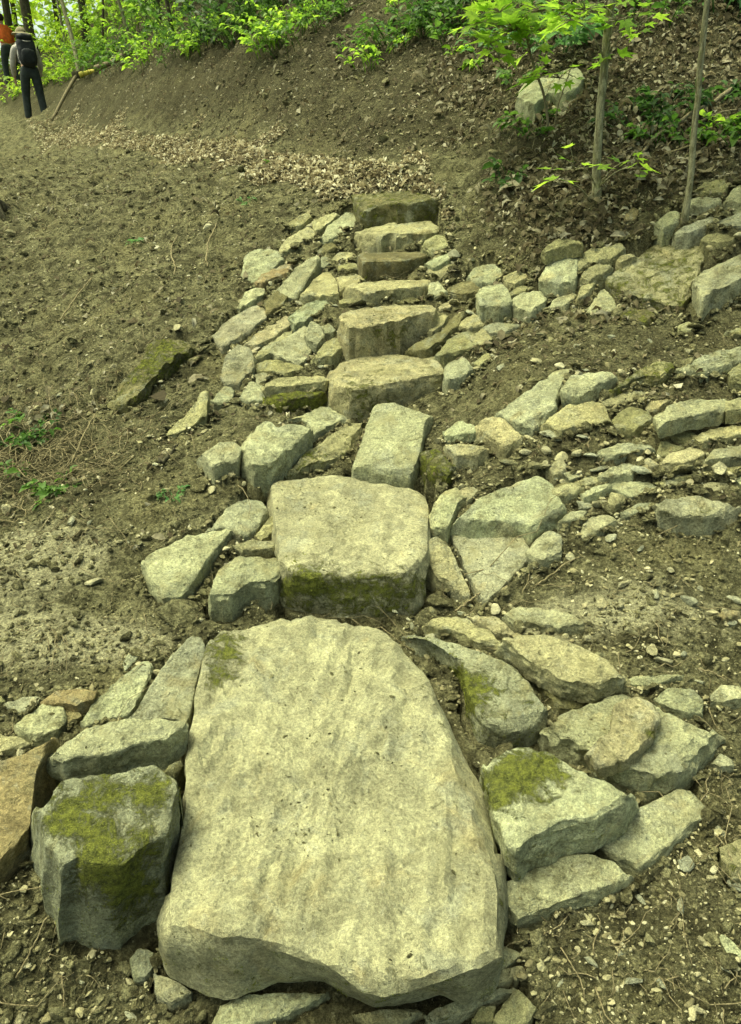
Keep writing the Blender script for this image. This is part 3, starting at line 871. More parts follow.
r('broad shelf stone jutting over a dark gap in the terrace wall', 'C', [(527, 237), (580, 204), (700, 194), (707, 225), (690, 246), (600, 263), (540, 279)], 26, 'P', h=.06, bury=.02)
r('shelf stone at the picture edge beside the jutting shelf', 'C', [(701, 201), (741, 194), (795, 194), (795, 236), (706, 241)], 22, 'T', h=.06)
r('yellowish wedge below the dark gap of the terrace wall', 'C', [(614, 292), (680, 264), (741, 259), (795, 262), (795, 302), (741, 306), (650, 321)], 26, 'Y')
r('grey flat stone beneath left part of the jutting shelf', 'C', [(558, 286), (610, 274), (640, 289), (651, 318), (600, 312)], 16, 'M')
r('pale flat stone with reddish underside in lower terrace course', 'C', [(384, 331), (410, 309), (450, 301), (521, 309), (526, 336), (450, 351), (410, 359)], 24, 'P')
r('squarish stone right of the pale flat stone in terrace course', 'C', [(534, 332), (545, 299), (600, 314), (612, 322), (560, 346), (540, 346)], 24, 'M')
r('smooth egg shaped stone in the terrace course', 'C', [(539, 367), (560, 334), (620, 314), (651, 330), (646, 366), (600, 386), (550, 386)], 36, 'T', cuts=4)
r('blunt block right of the smooth egg shaped stone', 'C', [(644, 352), (680, 319), (741, 311), (790, 315), (790, 362), (700, 372), (650, 376)], 34, 'P')
r('tapered stone below the pale flat stone of the terrace course', 'C', [(384, 397), (410, 369), (470, 351), (487, 375), (470, 401), (400, 409)], 24, 'P')
r('small plug of stone between tapered and egg shaped stones', 'C', [(491, 372), (505, 339), (535, 348), (541, 380), (520, 391), (498, 389)], 28, 'T')
r('long thin bottom slab under the egg shaped stone', 'C', [(574, 390), (680, 370), (741, 359), (795, 364), (795, 382), (680, 397), (600, 402)], 16, 'M')
r('pale cobble at lower left of the terrace foot', 'C', [(344, 432), (380, 409), (421, 404), (431, 420), (390, 446), (355, 456)], 22, 'P')
r('wide pale cobble right of the lower left terrace cobble', 'C', [(400, 412), (440, 400), (500, 397), (546, 410), (520, 436), (470, 451), (430, 432)], 26, 'P')
r('rounded flat cobble near the big grey edge stone', 'C', [(614, 432), (650, 401), (710, 404), (721, 425), (660, 441)], 22, 'T')
r('pale slab lying flat at the terrace foot', 'E', [(594, 182), (640, 155), (695, 154), (661, 186), (610, 196)], 14, 'K')
r('narrow stone on end left of the pale slab at the terrace foot', 'E', [(559, 162), (570, 129), (605, 139), (611, 155), (580, 181)], 18, 'T')
r('big smooth grey boulder stone at the right picture edge, terrace foot', 'Z', [(652, 507), (668, 499), (700, 497), (739, 506), (750, 520), (725, 537), (685, 538), (661, 530)], 24, 'G', moss=.12)
r('greyish cobble beside the ribbed block rubble', 'C', [(264, 422), (330, 399), (356, 420), (330, 446), (280, 451)], 20, 'T')
r('small tan cobble above the lower left terrace cobble', 'C', [(330, 401), (370, 384), (401, 395), (380, 413), (340, 416)], 14, 'Y')
r('low weathered hump of stone amid dirt in the terrace', 'C', [(248, 260), (300, 214), (390, 199), (402, 215), (421, 260), (370, 272), (300, 286)], 18, 'Y', moss=.1)
r('squat stone right of the low weathered hump', 'C', [(424, 245), (460, 214), (510, 224), (522, 265), (480, 291), (435, 287)], 24, 'M')
r('flat chip above the low weathered hump', 'C', [(399, 202), (440, 182), (500, 174), (501, 200), (440, 216), (410, 216)], 10, 'T')
r('small block under the edge stones left of the jutting shelf', 'C', [(499, 207), (560, 194), (572, 206), (530, 236), (508, 231)], 18, 'T')
r('small cobble at picture edge above the big grey boulder', 'C', [(722, 402), (741, 384), (780, 385), (780, 416), (741, 421)], 18, 'P')
r('thin flat stone below the small plug of stone', 'C', [(519, 402), (580, 394), (601, 408), (560, 420)], 12, 'M')
r('small square stone in the rubble below the low hump', 'C', [(259, 367), (290, 344), (311, 355), (306, 386), (280, 391)], 22, 'T')
r('tiny flat stone right of the small square stone', 'C', [(299, 380), (330, 372), (346, 390), (320, 401)], 12, 'P')

# stones flanking the second and third steps ---------------------------------------------
GM = 'stones flanking the second and third steps'
r = lambda label, v, p, d, t='P', **k: stone('stone', label, v, p, d, t, group=GM, **k)
r('small pale block leftmost in the row beside the third step', 'D', [(166, 151), (185, 124), (240, 99), (269, 110), (276, 140), (266, 186), (210, 209), (188, 191)], 50, 'P')
r('big angular chunk tilted beside the small pale block', 'D', [(265, 126), (320, 64), (336, 51), (360, 69), (430, 54), (453, 90), (446, 120), (390, 171), (340, 201), (310, 204), (284, 181)], 52, 'P', amp=1.2)
r('flat chip lying behind the big angular chunk', 'D', [(368, 57), (420, 39), (480, 14), (531, 40), (541, 60), (480, 81), (455, 96), (430, 60), (395, 63)], 18, 'P')
r('dark leaning slab with green mossy edge left of the third step', 'D', [(384, 187), (430, 134), (500, 84), (570, 44), (586, 60), (551, 110), (530, 141), (470, 166), (400, 191)], 20, 'T', moss=.15, spots=[(430, 140, 30, .4)])
r('big pale wedge pointing left beside the second step', 'D', [(27, 407), (60, 374), (140, 339), (240, 317), (269, 335), (241, 380), (181, 451), (130, 516), (85, 521), (49, 481)], 50, 'P', amp=.7, cuts=5)
r('speckled grey flat stone behind the big pale wedge', 'D', [(189, 332), (230, 279), (270, 249), (325, 249), (337, 285), (311, 326), (275, 346), (240, 326)], 16, 'K', spots=[(310, 290, 20, .1)])
r('small flat tan stone above the pitted pale block', 'D', [(254, 362), (300, 344), (361, 349), (356, 376), (280, 381)], 12, 'T', h=.03)
r('yellow sliver of stone standing by the second step', 'D', [(309, 337), (350, 284), (362, 300), (346, 336), (325, 351)], 10, 'Y')
r('pitted pale block against left side of the second step', 'D', [(199, 502), (214, 430), (250, 384), (310, 377), (386, 394), (390, 430), (351, 511), (300, 506), (250, 541), (204, 536)], 66, 'P', amp=1.1)
r('pale upright stone at right edge of the second step', 'E', [(122, 192), (140, 149), (170, 111), (196, 125), (217, 155), (190, 181), (165, 241), (130, 231)], 26, 'P')
r('small block peeking behind the layered pale slab', 'E', [(190, 135), (200, 120), (226, 114), (252, 130), (216, 160)], 12, 'P')
r('big layered pale slab right of the second step', 'E', [(179, 216), (250, 139), (390, 89), (411, 94), (446, 150), (454, 190), (420, 211), (370, 241), (340, 226), (250, 226)], 30, 'P', amp=.8, cuts=7)
r('pale flat triangular slab pointing down beside the second step', 'E', [(177, 236), (250, 224), (340, 224), (376, 290), (290, 381), (262, 403), (240, 381), (209, 311)], 12, 'K', amp=.45, cuts=2, k=1.0)
r('narrow leaning slab between second step and triangular slab', 'E', [(114, 312), (109, 260), (145, 234), (176, 270), (216, 360), (223, 395), (210, 411), (190, 391), (165, 366), (138, 346)], 22, 'T')
r('rounded stone right of the triangular slab', 'E', [(361, 282), (385, 239), (430, 221), (448, 240), (446, 300), (400, 316), (367, 301)], 26, 'P')
r('small flat stone above the rounded stone by the triangular slab', 'E', [(439, 207), (465, 179), (516, 174), (501, 206), (450, 213)], 14, 'P')
r('low lumpy stone right of the rounded stone', 'E', [(497, 222), (520, 189), (560, 184), (601, 200), (560, 226), (505, 251)], 18, 'P')
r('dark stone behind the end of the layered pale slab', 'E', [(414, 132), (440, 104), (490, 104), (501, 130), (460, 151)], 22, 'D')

# stones flanking the nearest slab ---------------------------------------------------------
GN = 'stones flanking the huge nearest slab'
r = lambda label, v, p, d, t='P', **k: stone('stone', label, v, p, d, t, group=GN, **k)
r('flat brownish stone at far end of the right hand pile', 'E', [(99, 467), (140, 439), (200, 434), (262, 470), (302, 495), (291, 521), (240, 516), (180, 491), (120, 481)], 24, 'T')
r('small tan stone beside the flat brownish pile end stone', 'E', [(214, 442), (280, 429), (326, 464), (332, 490), (290, 491), (250, 471)], 18, 'T')
r('pale flat stone crowning the far end of the right hand pile', 'E', [(304, 437), (345, 411), (430, 419), (491, 440), (506, 470), (440, 481), (380, 471), (338, 471)], 24, 'P')
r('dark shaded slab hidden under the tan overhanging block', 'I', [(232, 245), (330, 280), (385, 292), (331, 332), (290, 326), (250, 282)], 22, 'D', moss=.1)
r('tan overhanging block above a dark gap in the right hand pile', 'I', [(138, 182), (180, 129), (280, 139), (360, 169), (452, 235), (442, 276), (380, 290), (300, 279), (240, 246), (188, 206)], 46, 'T', h=.05, ochre=[(300, 190, 60, .3)])
r('long greenish stone lying against right edge of the huge slab', 'Z', [(400, 640), (425, 635), (465, 646), (498, 658), (523, 669), (533, 690), (546, 713), (541, 735), (520, 745), (502, 748), (477, 737), (468, 718), (465, 690), (450, 674), (425, 658)], 36, 'G', moss=.16, spots=[(462, 700, 22, .7), (455, 680, 14, .5), (490, 690, 20, .2)], amp=.7, cuts=5)
r('flat pale strip of stone at the dirt edge of the pile', 'I', [(454, 257), (470, 239), (530, 236), (591, 231), (593, 250), (550, 266), (510, 276), (465, 266)], 18, 'P')
r('pale stone half behind the big lumpy boulder', 'I', [(524, 302), (560, 269), (620, 269), (646, 300), (641, 346), (600, 346), (540, 322)], 26, 'P')
bigb = r('big lumpy pale boulder with a raised knob in the right pile', 'I', [(247, 377), (330, 319), (450, 276), (500, 281), (530, 310), (600, 350), (661, 374), (692, 410), (671, 451), (621, 491), (560, 531), (500, 541), (450, 521), (400, 491), (370, 471), (280, 441), (254, 416)], 66, 'P', amp=1.1, cuts=7)
stone('raised_knob', None, 'I', [(354, 432), (385, 395), (421, 369), (424, 330), (432, 302), (480, 283), (521, 302), (541, 350), (520, 401), (455, 462), (388, 474)], 24, 'T', cat=None, parent=bigb, h=.10, bury=.05, spots=[(470, 350, 50, .3), (520, 380, 20, .4)], ochre=[(450, 330, 40, .15)])
r('mossy topped pale block against right edge of the huge slab', 'Z', [(482, 773), (497, 760), (522, 749), (545, 755), (600, 780), (632, 796), (637, 812), (620, 833), (592, 850), (562, 854), (534, 866), (518, 879), (507, 872), (500, 847), (488, 808)], 34, 'P', spots=[(510, 775, 26, .75), (545, 765, 22, .65), (497, 795, 16, .55), (540, 790, 30, .3)], h=.055, amp=.7, cuts=5)
r('flat slab poking out under the big lumpy boulder', 'J', [(379, 217), (480, 119), (600, 64), (656, 120), (664, 155), (600, 201), (520, 271), (490, 288), (448, 266)], 32, 'P', amp=.7, cuts=5)
r('rounded bottom slab under the mossy topped pale block', 'J', [(154, 302), (200, 284), (320, 224), (420, 249), (471, 295), (466, 321), (400, 356), (300, 386), (230, 413), (195, 421), (164, 386)], 44, 'P', amp=.7, cuts=5)
r('mossy stone half buried at the lower right picture edge', 'J', [(688, 217), (741, 199), (800, 210), (800, 302), (720, 312), (698, 271)], 30, 'T', moss=.3)
r('thin flat chip on top of the stack under the slab corner', 'J', [(120, 462), (150, 454), (211, 485), (181, 501), (160, 521), (125, 521)], 10, 'P')
r('thin layered stone in the middle of the stack under slab corner', 'J', [(120, 530), (160, 516), (200, 509), (213, 535), (181, 551), (140, 566)], 16, 'T')
r('lowest yellowish stone of the stack under the slab corner', 'J', [(128, 642), (190, 559), (236, 620), (211, 664), (140, 668)], 20, 'Y')
r('greenish flat stone packed under front edge of huge slab', 'J', [(-40, 630), (20, 600), (90, 575), (180, 556), (182, 585), (120, 608), (50, 640), (-20, 660)], 18, 'G', moss=.15)
r('small grey packing stone beneath the greenish flat stone', 'J', [(78, 642), (100, 609), (136, 609), (126, 655), (90, 660)], 14, 'M')
r('grey stone propping up left corner of the huge slab', 'K', [(8, 372), (60, 399), (101, 420), (96, 446), (50, 471), (19, 451)], 26, 'P')
r('long pale slab lying under the front of the huge slab', 'K', [(149, 522), (180, 449), (250, 429), (430, 424), (442, 440), (330, 501), (250, 522)], 20, 'P')
r('pale flat stone under the right front of the huge slab', 'K', [(500, 482), (560, 470), (640, 462), (681, 480), (620, 514), (540, 514)], 16, 'T')
r('small grey stone in the dirt below the big mossy boulder', 'G', [(384, 472), (410, 439), (451, 449), (456, 500), (430, 541), (399, 541)], 20, 'G')
r('moss covered boulder left of the huge nearest slab', 'Z', [(30, 822), (54, 790), (68, 780), (112, 775), (152, 768), (174, 777), (177, 800), (179, 850), (173, 880), (160, 918), (141, 926), (118, 946), (95, 946), (76, 938), (60, 951), (55, 930), (47, 925), (44, 905), (33, 870)], 84, 'G', moss=.12, spots=[(52, 815, 18, .4), (75, 812, 24, .38), (110, 790, 26, .42), (150, 800, 22, .42), (100, 868, 26, .7), (138, 885, 24, .6), (92, 838, 26, .3), (145, 845, 22, .42), (165, 785, 16, .3), (120, 905, 20, .35)], amp=.75, cuts=5)
r('pale oblong stone lying on top of the moss covered boulder', 'F', [(135, 441), (145, 399), (230, 339), (310, 304), (400, 292), (541, 299), (547, 340), (541, 386), (490, 421), (400, 441), (290, 471), (200, 476)], 76, 'P', h=.10, amp=.8, cuts=5)
r('pale ribbed slab leaning upright behind the oblong stone', 'F', [(239, 302), (290, 234), (380, 154), (436, 117), (451, 150), (441, 190), (381, 291), (330, 306), (250, 318)], 20, 'P', k=1.1)
r('rusty stained slab leaning on upper left edge of huge slab', 'F', [(389, 292), (440, 209), (490, 129), (560, 54), (591, 54), (604, 100), (582, 190), (562, 280), (541, 332), (536, 306), (400, 300)], 16, 'K', ochre=[(500, 230, 50, .42), (540, 280, 30, .35)], k=1.1, amp=.6, cuts=3)
r('pale wedge shaped stone below the orange brown cap stone', 'F', [(31, 322), (120, 254), (180, 259), (197, 310), (171, 351), (110, 371), (58, 351)], 34, 'P')
r('orange brown cap stone on the left edge pile', 'F', [(124, 242), (165, 211), (230, 204), (286, 214), (272, 250), (225, 266), (130, 263)], 22, 'O', ochre=[(200, 230, 60, .2)], h=.02)
r('small rusty stone tucked under the orange brown cap', 'F', [(168, 268), (225, 264), (242, 290), (200, 311), (184, 287)], 16, 'O')
r('rounded flat grey stone at left picture edge of the pile', 'F', [(-35, 335), (0, 339), (60, 349), (99, 375), (60, 396), (0, 406), (-35, 402)], 24, 'T')
r('large smooth brown slab at the left picture edge', 'Z', [(-22, 770), (0, 763), (27, 752), (55, 740), (58, 748), (46, 775), (34, 800), (31, 820), (28, 850), (0, 884), (-22, 890)], 28, 'B', amp=.5, cuts=3, ochre=[(20, 800, 40, .3)])
r('flat grey stone behind the pale wedge of left edge pile', 'F', [(9, 247), (50, 234), (110, 224), (127, 245), (60, 286), (30, 271)], 14, 'K')
r('small round stone at left picture edge behind flat grey stone', 'F', [(-25, 227), (10, 224), (16, 250), (-25, 258)], 12, 'M')
r('small upright chip standing behind the ribbed leaning slab', 'F', [(364, 132), (375, 104), (405, 96), (409, 120), (390, 141), (370, 159)], 14, 'P')
r('dark stone in the gap between mossy boulder and huge slab', 'F', [(478, 442), (530, 412), (548, 440), (520, 482), (490, 470)], 22, 'M')

GB = 'lone stones on the dirt slopes'
r = lambda label, v, p, d, t='P', **k: stone('boulder', label, v, p, d, t, group=GB, cat='boulder', **k)
r('long dark boulder under a moss coat on the left bank', 'L', [(303, 202), (315, 150), (400, 70), (430, 8), (490, -8), (546, 8), (547, 45), (500, 86), (430, 146), (390, 196), (340, 201)], 46, 'D', moss=.26, spots=[(470, 30, 60, .32), (400, 80, 36, .25)], k=1.0, amp=1.5)
r('pale boulder resting among saplings on the leafy upper slope', 'N', [(94, 287), (130, 239), (180, 219), (270, 194), (301, 230), (291, 265), (250, 301), (190, 306), (150, 336), (104, 321)], 50, 'P', cuts=6)
stone('stone', 'yellowish pointed flat slab on the dirt below the mossy boulder', 'L', [(471, 277), (495, 239), (545, 199), (570, 149), (591, 144), (586, 216), (545, 251), (500, 266)], 8, 'Y', k=1.0, group=GB)
GP = 'loose stones on the dirt right of the nearest pile'
r = lambda label, v, p, d, t='P', **k: stone('stone', label, v, p, d, t, group=GP, **k)
r('clean pale cobble at the right picture edge beyond the pile', 'I', [(667, 282), (700, 257), (736, 261), (747, 310), (700, 316), (671, 306)], 22, 'P')
r('small cobble at the right end of the big lumpy boulder', 'I', [(661, 462), (690, 429), (721, 445), (721, 476), (690, 481)], 22, 'P')
r('dark brown square stone alone on the right hand dirt', 'I', [(679, 97), (700, 71), (736, 77), (737, 100), (700, 111)], 18, 'B')
r('pale smooth stone at the picture edge near lower right corner', 'J', [(679, 442), (700, 429), (741, 469), (765, 490), (741, 516), (710, 491)], 26, 'P')

# ------------------------------------------------------------------ ground: soil pressed down under every stone, broken by clods
def in_poly(px, py, poly):
    ins = np.zeros(len(px), bool)
    x, y = poly[:, 0], poly[:, 1]
    x2, y2 = np.roll(x, -1), np.roll(y, -1)
    for i in range(len(x)):
        c = ((y[i] > py) != (y2[i] > py))
        if not c.any(): continue
        xi = x[i] + (py - y[i]) / (y2[i] - y[i] + 1e-12) * (x2[i] - x[i])
        ins ^= c & (px < xi)
    return ins


_bbox = [(f[0][:, 0].min(), f[0][:, 0].max(), f[0][:, 1].min(), f[0][:, 1].max()) for f in FOOT]


WIDE = []
for f in FOOT:
    c_ = f[0].mean(0); p_ = c_ + (f[0] - c_) * 1.2
    WIDE.append((p_, (p_[:, 0].min(), p_[:, 0].max(), p_[:, 1].min(), p_[:, 1].max()), min(.14, .03 + .6 * f[3])))


def under(x, y):
    u = np.zeros(len(x), bool)
    for (poly, *_), b in zip(FOOT, _bbox):
        m = np.where((x > b[0]) & (x < b[1]) & (y > b[2]) & (y < b[3]))[0]
        if len(m): u[m] |= in_poly(x[m], y[m], poly)
    return u


def rough(x, y):
    amp = np.clip(0.25 + 0.16 * y, 0.3, 1.3)
    n = 0.030 * amp * noise2(x, y, 1.7, 3, 1) + 0.017 * amp * noise2(x, y, 5.5, 3, 2)
    n += 0.0125 * noise2(x, y, 17, 3, 3) * np.clip(amp, .8, 1.6) + 0.0065 * noise2(x, y, 48, 3, 4, True) * np.clip(.4 + 1.2 * noise2(x, y, 2.3, 2, 14), .15, 1.3)
    # raked, slid down streaks on the spoil bank
    a = noise2(x * 0.6 + y * 1.0, x * 1.0 - y * 0.5, 1.0, 1, 9)
    u = x * 0.85 - y * 0.5
    st = 2.2 * fbm(np.stack([u * 9, (x * .5 + y * .85) * 1.6, np.full(len(x), 5.5)], 1), 3)
    n += 0.013 * st * sstep(-0.2, -1.2, x) * sstep(2.2, 3.2, y)
    return n


path_line = np.array([hit(420, 186)[:2], hit(330, 178)[:2], hit(200, 148)[:2], hit(100, 136)[:2], hit(35, 122)[:2]])


def path_side(x, y):
    # signed side of the path: uphill is to its right
    best = np.full(len(x), 1e9); side = np.zeros(len(x))
    for a, b in zip(path_line[:-1], path_line[1:]):
        d = b - a; L = np.hypot(*d)
        t = np.clip(((x - a[0]) * d[0] + (y - a[1]) * d[1]) / (d @ d), 0, 1)
        q = np.hypot(x - a[0] - t * d[0], y - a[1] - t * d[1])
        sg = (d[1] * (x - a[0]) - d[0] * (y - a[1])) / L
        m = q < best
        best[m] = q[m]; side[m] = sg[m]
    return side


def above_path(x, y, n):
    return (.95 + .35 * n) * sstep(.1, .5, path_side(x, y)) * sstep(5.0, 5.6, y)


def ground(x, y):
    x = np.atleast_1d(np.asarray(x, float)); y = np.atleast_1d(np.asarray(y, float))
    z = base_z(x, y) + rough(x, y)
    far = np.where((y > 5.2) & (y < 20))[0]
    if len(far):                                           # the bank was cut steeply above the path
        sd = path_side(x[far], y[far])
        z[far] += .10 * sstep(.3, .75, sd) * sstep(5.2, 6.2, y[far]) * sstep(20, 16, y[far]) - .04 * np.exp(-((sd - .2) / .2) ** 2) * sstep(5.4, 6.4, y[far])
    for (poly, P0, gr, tn, h), b in zip(FOOT, _bbox):
        m = np.where((x > b[0]) & (x < b[1]) & (y > b[2]) & (y < b[3]))[0]
        if not len(m): continue
        m = m[in_poly(x[m], y[m], poly)]
        lim = P0[2] + gr[0] * (x[m] - P0[0]) + gr[1] * (y[m] - P0[1]) - min(0.9 * tn + h, .9 * tn + .03) - 0.02
        z[m] = np.minimum(z[m], lim)
    # dug out between neighbouring stones
    cnt = np.zeros(len(x)); dep = np.zeros(len(x))
    for poly, b2, d in WIDE:
        m = np.where((x > b2[0]) & (x < b2[1]) & (y > b2[2]) & (y < b2[3]))[0]
        if not len(m): continue
        m = m[in_poly(x[m], y[m], poly)]
        cnt[m] += 1; dep[m] = np.maximum(dep[m], d)
    un = under(x, y)
    z -= np.where((cnt >= 2) & ~un, dep, 0)
    one = np.where((cnt == 1) & ~un)[0]                    # soil heaped against the foot of a stone
    if len(one): z[one] += .03 * np.clip(.35 + noise2(x[one], y[one], 7, 2, 33), 0, 1)
    return z


rows = np.concatenate([np.linspace(-1.6, 0.6, 60, endpoint=False), 0.6 * np.exp(np.linspace(0, math.log(70 / 0.6), 880))])
cols = np.linspace(-1, 1, 520)
cols = np.sign(cols) * np.abs(cols) ** 1.12
hw = np.maximum(rows, 0.6) * 0.85 + 1.5
GX = (hw[:, None] * cols[None]).ravel()
GY = np.repeat(rows, len(cols))
GZ = ground(GX, GY)
nr_, nc_ = len(rows), len(cols)
ii = np.arange(nr_ - 1)[:, None] * nc_ + np.arange(nc_ - 1)[None]
GQ = np.stack([ii, ii + 1, ii + nc_ + 1, ii + nc_], -1).reshape(-1, 4)


def patch(px, py, rx, ry):
    """soft blob on the ground, given by the photo spot it lies at and its size in metres"""
    c = hit(px, py)
    return np.exp(-(((GX - c[0]) / rx) ** 2 + ((GY - c[1]) / ry) ** 2))


dry = np.zeros(len(GX))
for a in [(15, 560, .32, .22, 1.2), (20, 640, .34, .14, 1.2), (60, 560, .2, .1, .4), (560, 625, .3, .12, .7), (640, 590, .4, .2, .35), (560, 920, .2, .1, .55), (250, 300, .5, .6, .25), (60, 330, .9, 1., .3),
          (480, 905, .12, .06, .4), (720, 640, .3, .2, .3), (130, 640, .3, .1, .45), (60, 170, 1.6, 1.5, .3)]:
    dry += a[4] * patch(*a[:4])
path_poly = np.array([hit(*q)[:2] for q in [(30, 119), (70, 124), (130, 131), (200, 139), (270, 149), (330, 157), (390, 170), (445, 187), (440, 200), (420, 193), (345, 197), (320, 192), (280, 179), (230, 167), (190, 159), (150, 151), (100, 143), (30, 131)]])


def on_path(x, y):
    j = .12 * (1 + .06 * y)
    a = in_poly(x, y, path_poly).astype(float)
    a += in_poly(x + j * noise2(x, y, 3, 2, 8), y + 3 * j * noise2(x, y, 3, 2, 9), path_poly)
    return a / 2




def path_dist(x, y):
    best = np.full(len(x), 1e9)
    for a, b in zip(path_line[:-1], path_line[1:]):
        d = b - a
        t = np.clip(((x - a[0]) * d[0] + (y - a[1]) * d[1]) / (d @ d), 0, 1)
        best = np.minimum(best, np.hypot(x - a[0] - t * d[0], y - a[1] - t * d[1]))
    return best


def humus_at(x, y):
    n = noise2(x, y, 2.0, 3, 21)
    h = sstep(.3, .9, x - 0.1 * (y - 4) + .25 * n) * sstep(3.6, 4.3, y + .2 * n)       # the leafy upper slope
    h = np.maximum(h, above_path(x, y, n))
    h = np.maximum(h, .5 * sstep(.28, .5, x) * sstep(2.0, 2.6, y) * sstep(4.2, 3.4, y) * sstep(-.2, .5, n + .2))
    c = hit(30, 458)
    h = np.maximum(h, (1.15 + .5 * n) * np.exp(-(((x - c[0]) / .35) ** 2 + ((y - c[1]) / .35) ** 2)))
    c = hit(680, 900)
    h = np.maximum(h, .65 * np.exp(-(((x - c[0]) / .25) ** 2 + ((y - c[1]) / .25) ** 2)))
    c = hit(560, 450)
    h = np.maximum(h, .5 * np.exp(-(((x - c[0]) / .4) ** 2 + ((y - c[1]) / .3) ** 2)))
    h = np.maximum(h, (.45 + .5 * n) * sstep(1.45, 1.15, y))
    h = np.maximum(h, (.55 + .45 * n) * sstep(.35, .6, x) * sstep(3.0, 3.25, y) * sstep(3.75, 3.5, y))
    return np.clip(h, 0, 1)


hum = humus_at(GX, GY)
ground_me = mk_mesh('ground', np.stack([GX, GY, GZ], 1), [GQ], True, None, dict(dry=np.clip(dry, 0, 1.1), humus=hum))
link('ground', ground_me, M['soil'], kind='structure')


# ------------------------------------------------------------------ loose matter lying on the soil
def ico():
    bm = bmesh.new(); bmesh.ops.create_icosphere(bm, subdivisions=2, radius=1.0)
    v = np.array([q.co[:] for q in bm.verts]); f = np.array([[w.index for w in p.verts] for p in bm.faces])
    bm.free(); return v, f


def ico1():
    bm = bmesh.new(); bmesh.ops.create_icosphere(bm, subdivisions=1, radius=1.0)
    v = np.array([q.co[:] for q in bm.verts]); f = np.array([[w.index for w in p.verts] for p in bm.faces])
    bm.free(); return v, f


IV, IF = ico1()
IV2, IF2 = ico()


def chunk(seed, V, flat=0.6):
    rs = np.random.RandomState(seed)
    v = V.copy()
    for _ in range(9):
        d = rs.normal(size=3); d /= np.linalg.norm(d)
        o = np.maximum(v @ d - rs.uniform(.45, .8), 0)
        v -= o[:, None] * d
    v *= np.array([1.1, rs.uniform(.5, .85), rs.uniform(.3, flat)])
    return v


def rnd_rot(n, tilt, rs, normals=None):
    z = np.stack([rs.normal(0, tilt, n), rs.normal(0, tilt, n), np.ones(n)], 1)
    if normals is not None: z = z + normals - np.array([0, 0, 1.0])
    return rot_from(z, rs.uniform(0, 2 * np.pi, n))


def normals_at(x, y, e=.05):
    zx = (base_z(x + e, y) - base_z(x - e, y)) / (2 * e); zy = (base_z(x, y + e) - base_z(x, y - e)) / (2 * e)
    n = np.stack([-zx, -zy, np.ones(len(x))], 1)
    return n / np.linalg.norm(n, axis=1)[:, None]


def spread_pts(n, rs, y0, y1, wx=.72, px=.35):
    y = np.exp(rs.uniform(math.log(y0), math.log(y1), n))
    x = rs.uniform(-1, 1, n) * (y * wx + px)
    return x, y


def scatter(name, mat, n, y0, y1, size, seed, keep=None, flat=.6, sink=.25, hi=False, sig=.55, ymul=.16):
    rs = np.random.RandomState(seed)
    x, y = spread_pts(n, rs, y0, y1)
    k = ~under(x, y)
    if keep is not None: k &= rs.uniform(size=n) < keep(x, y)
    x, y = x[k], y[k]
    s = size * np.exp(rs.normal(0, sig, len(x))) * (0.75 + ymul * y)
    s = np.minimum(s, size * 6)
    z = ground(x, y) + s * (0.35 - sink)
    vs, fs, nb = [], [], 0
    BV, BF = (IV2, IF2) if hi else (IV, IF)
    for v in range(6):
        m = np.arange(len(x)) % 6 == v
        V, Fc = instances(chunk(seed * 10 + v, BV, flat), BF, rnd_rot(m.sum(), .35, rs), s[m], np.stack([x[m], y[m], z[m]], 1))
        vs.append(V); fs.append(Fc + nb); nb += len(V)
    me = mk_mesh(name, np.vstack(vs), [np.vstack(fs)], False)
    return link(name, me, mat, kind='stuff')


def near_right(x, y):
    n = noise2(x, y, 2.6, 3, 51)
    return np.clip(.30 + .5 * sstep(.2, .6, x) * sstep(3.2, 2.2, y) + .45 * n, .04, 1) * (1 - .75 * humus_at(x, y) * sstep(3.6, 4, y))


scatter('gravel', M['gravel'], 42000, .85, 9, .0040, 5, near_right)
scatter('coarse_gravel', M['gravel'], 3600, .85, 6.5, .0095, 6, near_right, hi=True, sig=.5)
scatter('soil_crumbs', M['clod'], 80000, .8, 9, .0055, 8, lambda x, y: np.clip(.55 + .6 * noise2(x, y, 3.1, 3, 61), .1, 1), flat=.9)
scatter('soil_clods', M['clod'], 7000, .85, 9, .010, 9, lambda x, y: np.clip(.4 + .8 * noise2(x, y, 2.1, 3, 71), .03, 1), flat=.9, hi=True, sig=.5)

# crumbs of soil on the broad step tops
tops = []
for oi_ in range(len(ROCKS)):
    o, V, Q, T = ROCKS[oi_]
    tree = BVHTree.FromPolygons([Vector(v) for v in V], [tuple(q) for q in Q] + [tuple(t) for t in T])
    poly = FOOT[oi_][0]
    rs = np.random.RandomState(90 + oi_)
    ar_ = np.ptp(poly[:, 0]) * np.ptp(poly[:, 1])
    n = int(np.clip(ar_ * (3400 if oi_ < 2 else 2200 / (1 + .25 * poly[:, 1].mean())), 20, 3000))
    x = rs.uniform(poly[:, 0].min(), poly[:, 0].max(), n); y = rs.uniform(poly[:, 1].min(), poly[:, 1].max(), n)
    k = in_poly(x, y, poly) & (rs.uniform(size=n) < np.clip(-.02 + 1.7 * noise2(x, y, 4, 3, 13), .015, 1))
    for a, b in zip(x[k], y[k]):
        hitp = tree.ray_cast(Vector((a, b, 5)), Vector((0, 0, -1)))
        if hitp[0] is not None: tops.append(hitp[0][:])
tops = np.array(tops)
rs = np.random.RandomState(77)
s = .0022 * np.exp(rs.normal(0, .6, len(tops)))
V, Fc = instances(chunk(991, IV, .8), IF, rnd_rot(len(tops), .4, rs), s, tops + [0, 0, .0006])
link('step_crumbs', mk_mesh('step_crumbs', V, [Fc], False), M['clod'], kind='stuff')

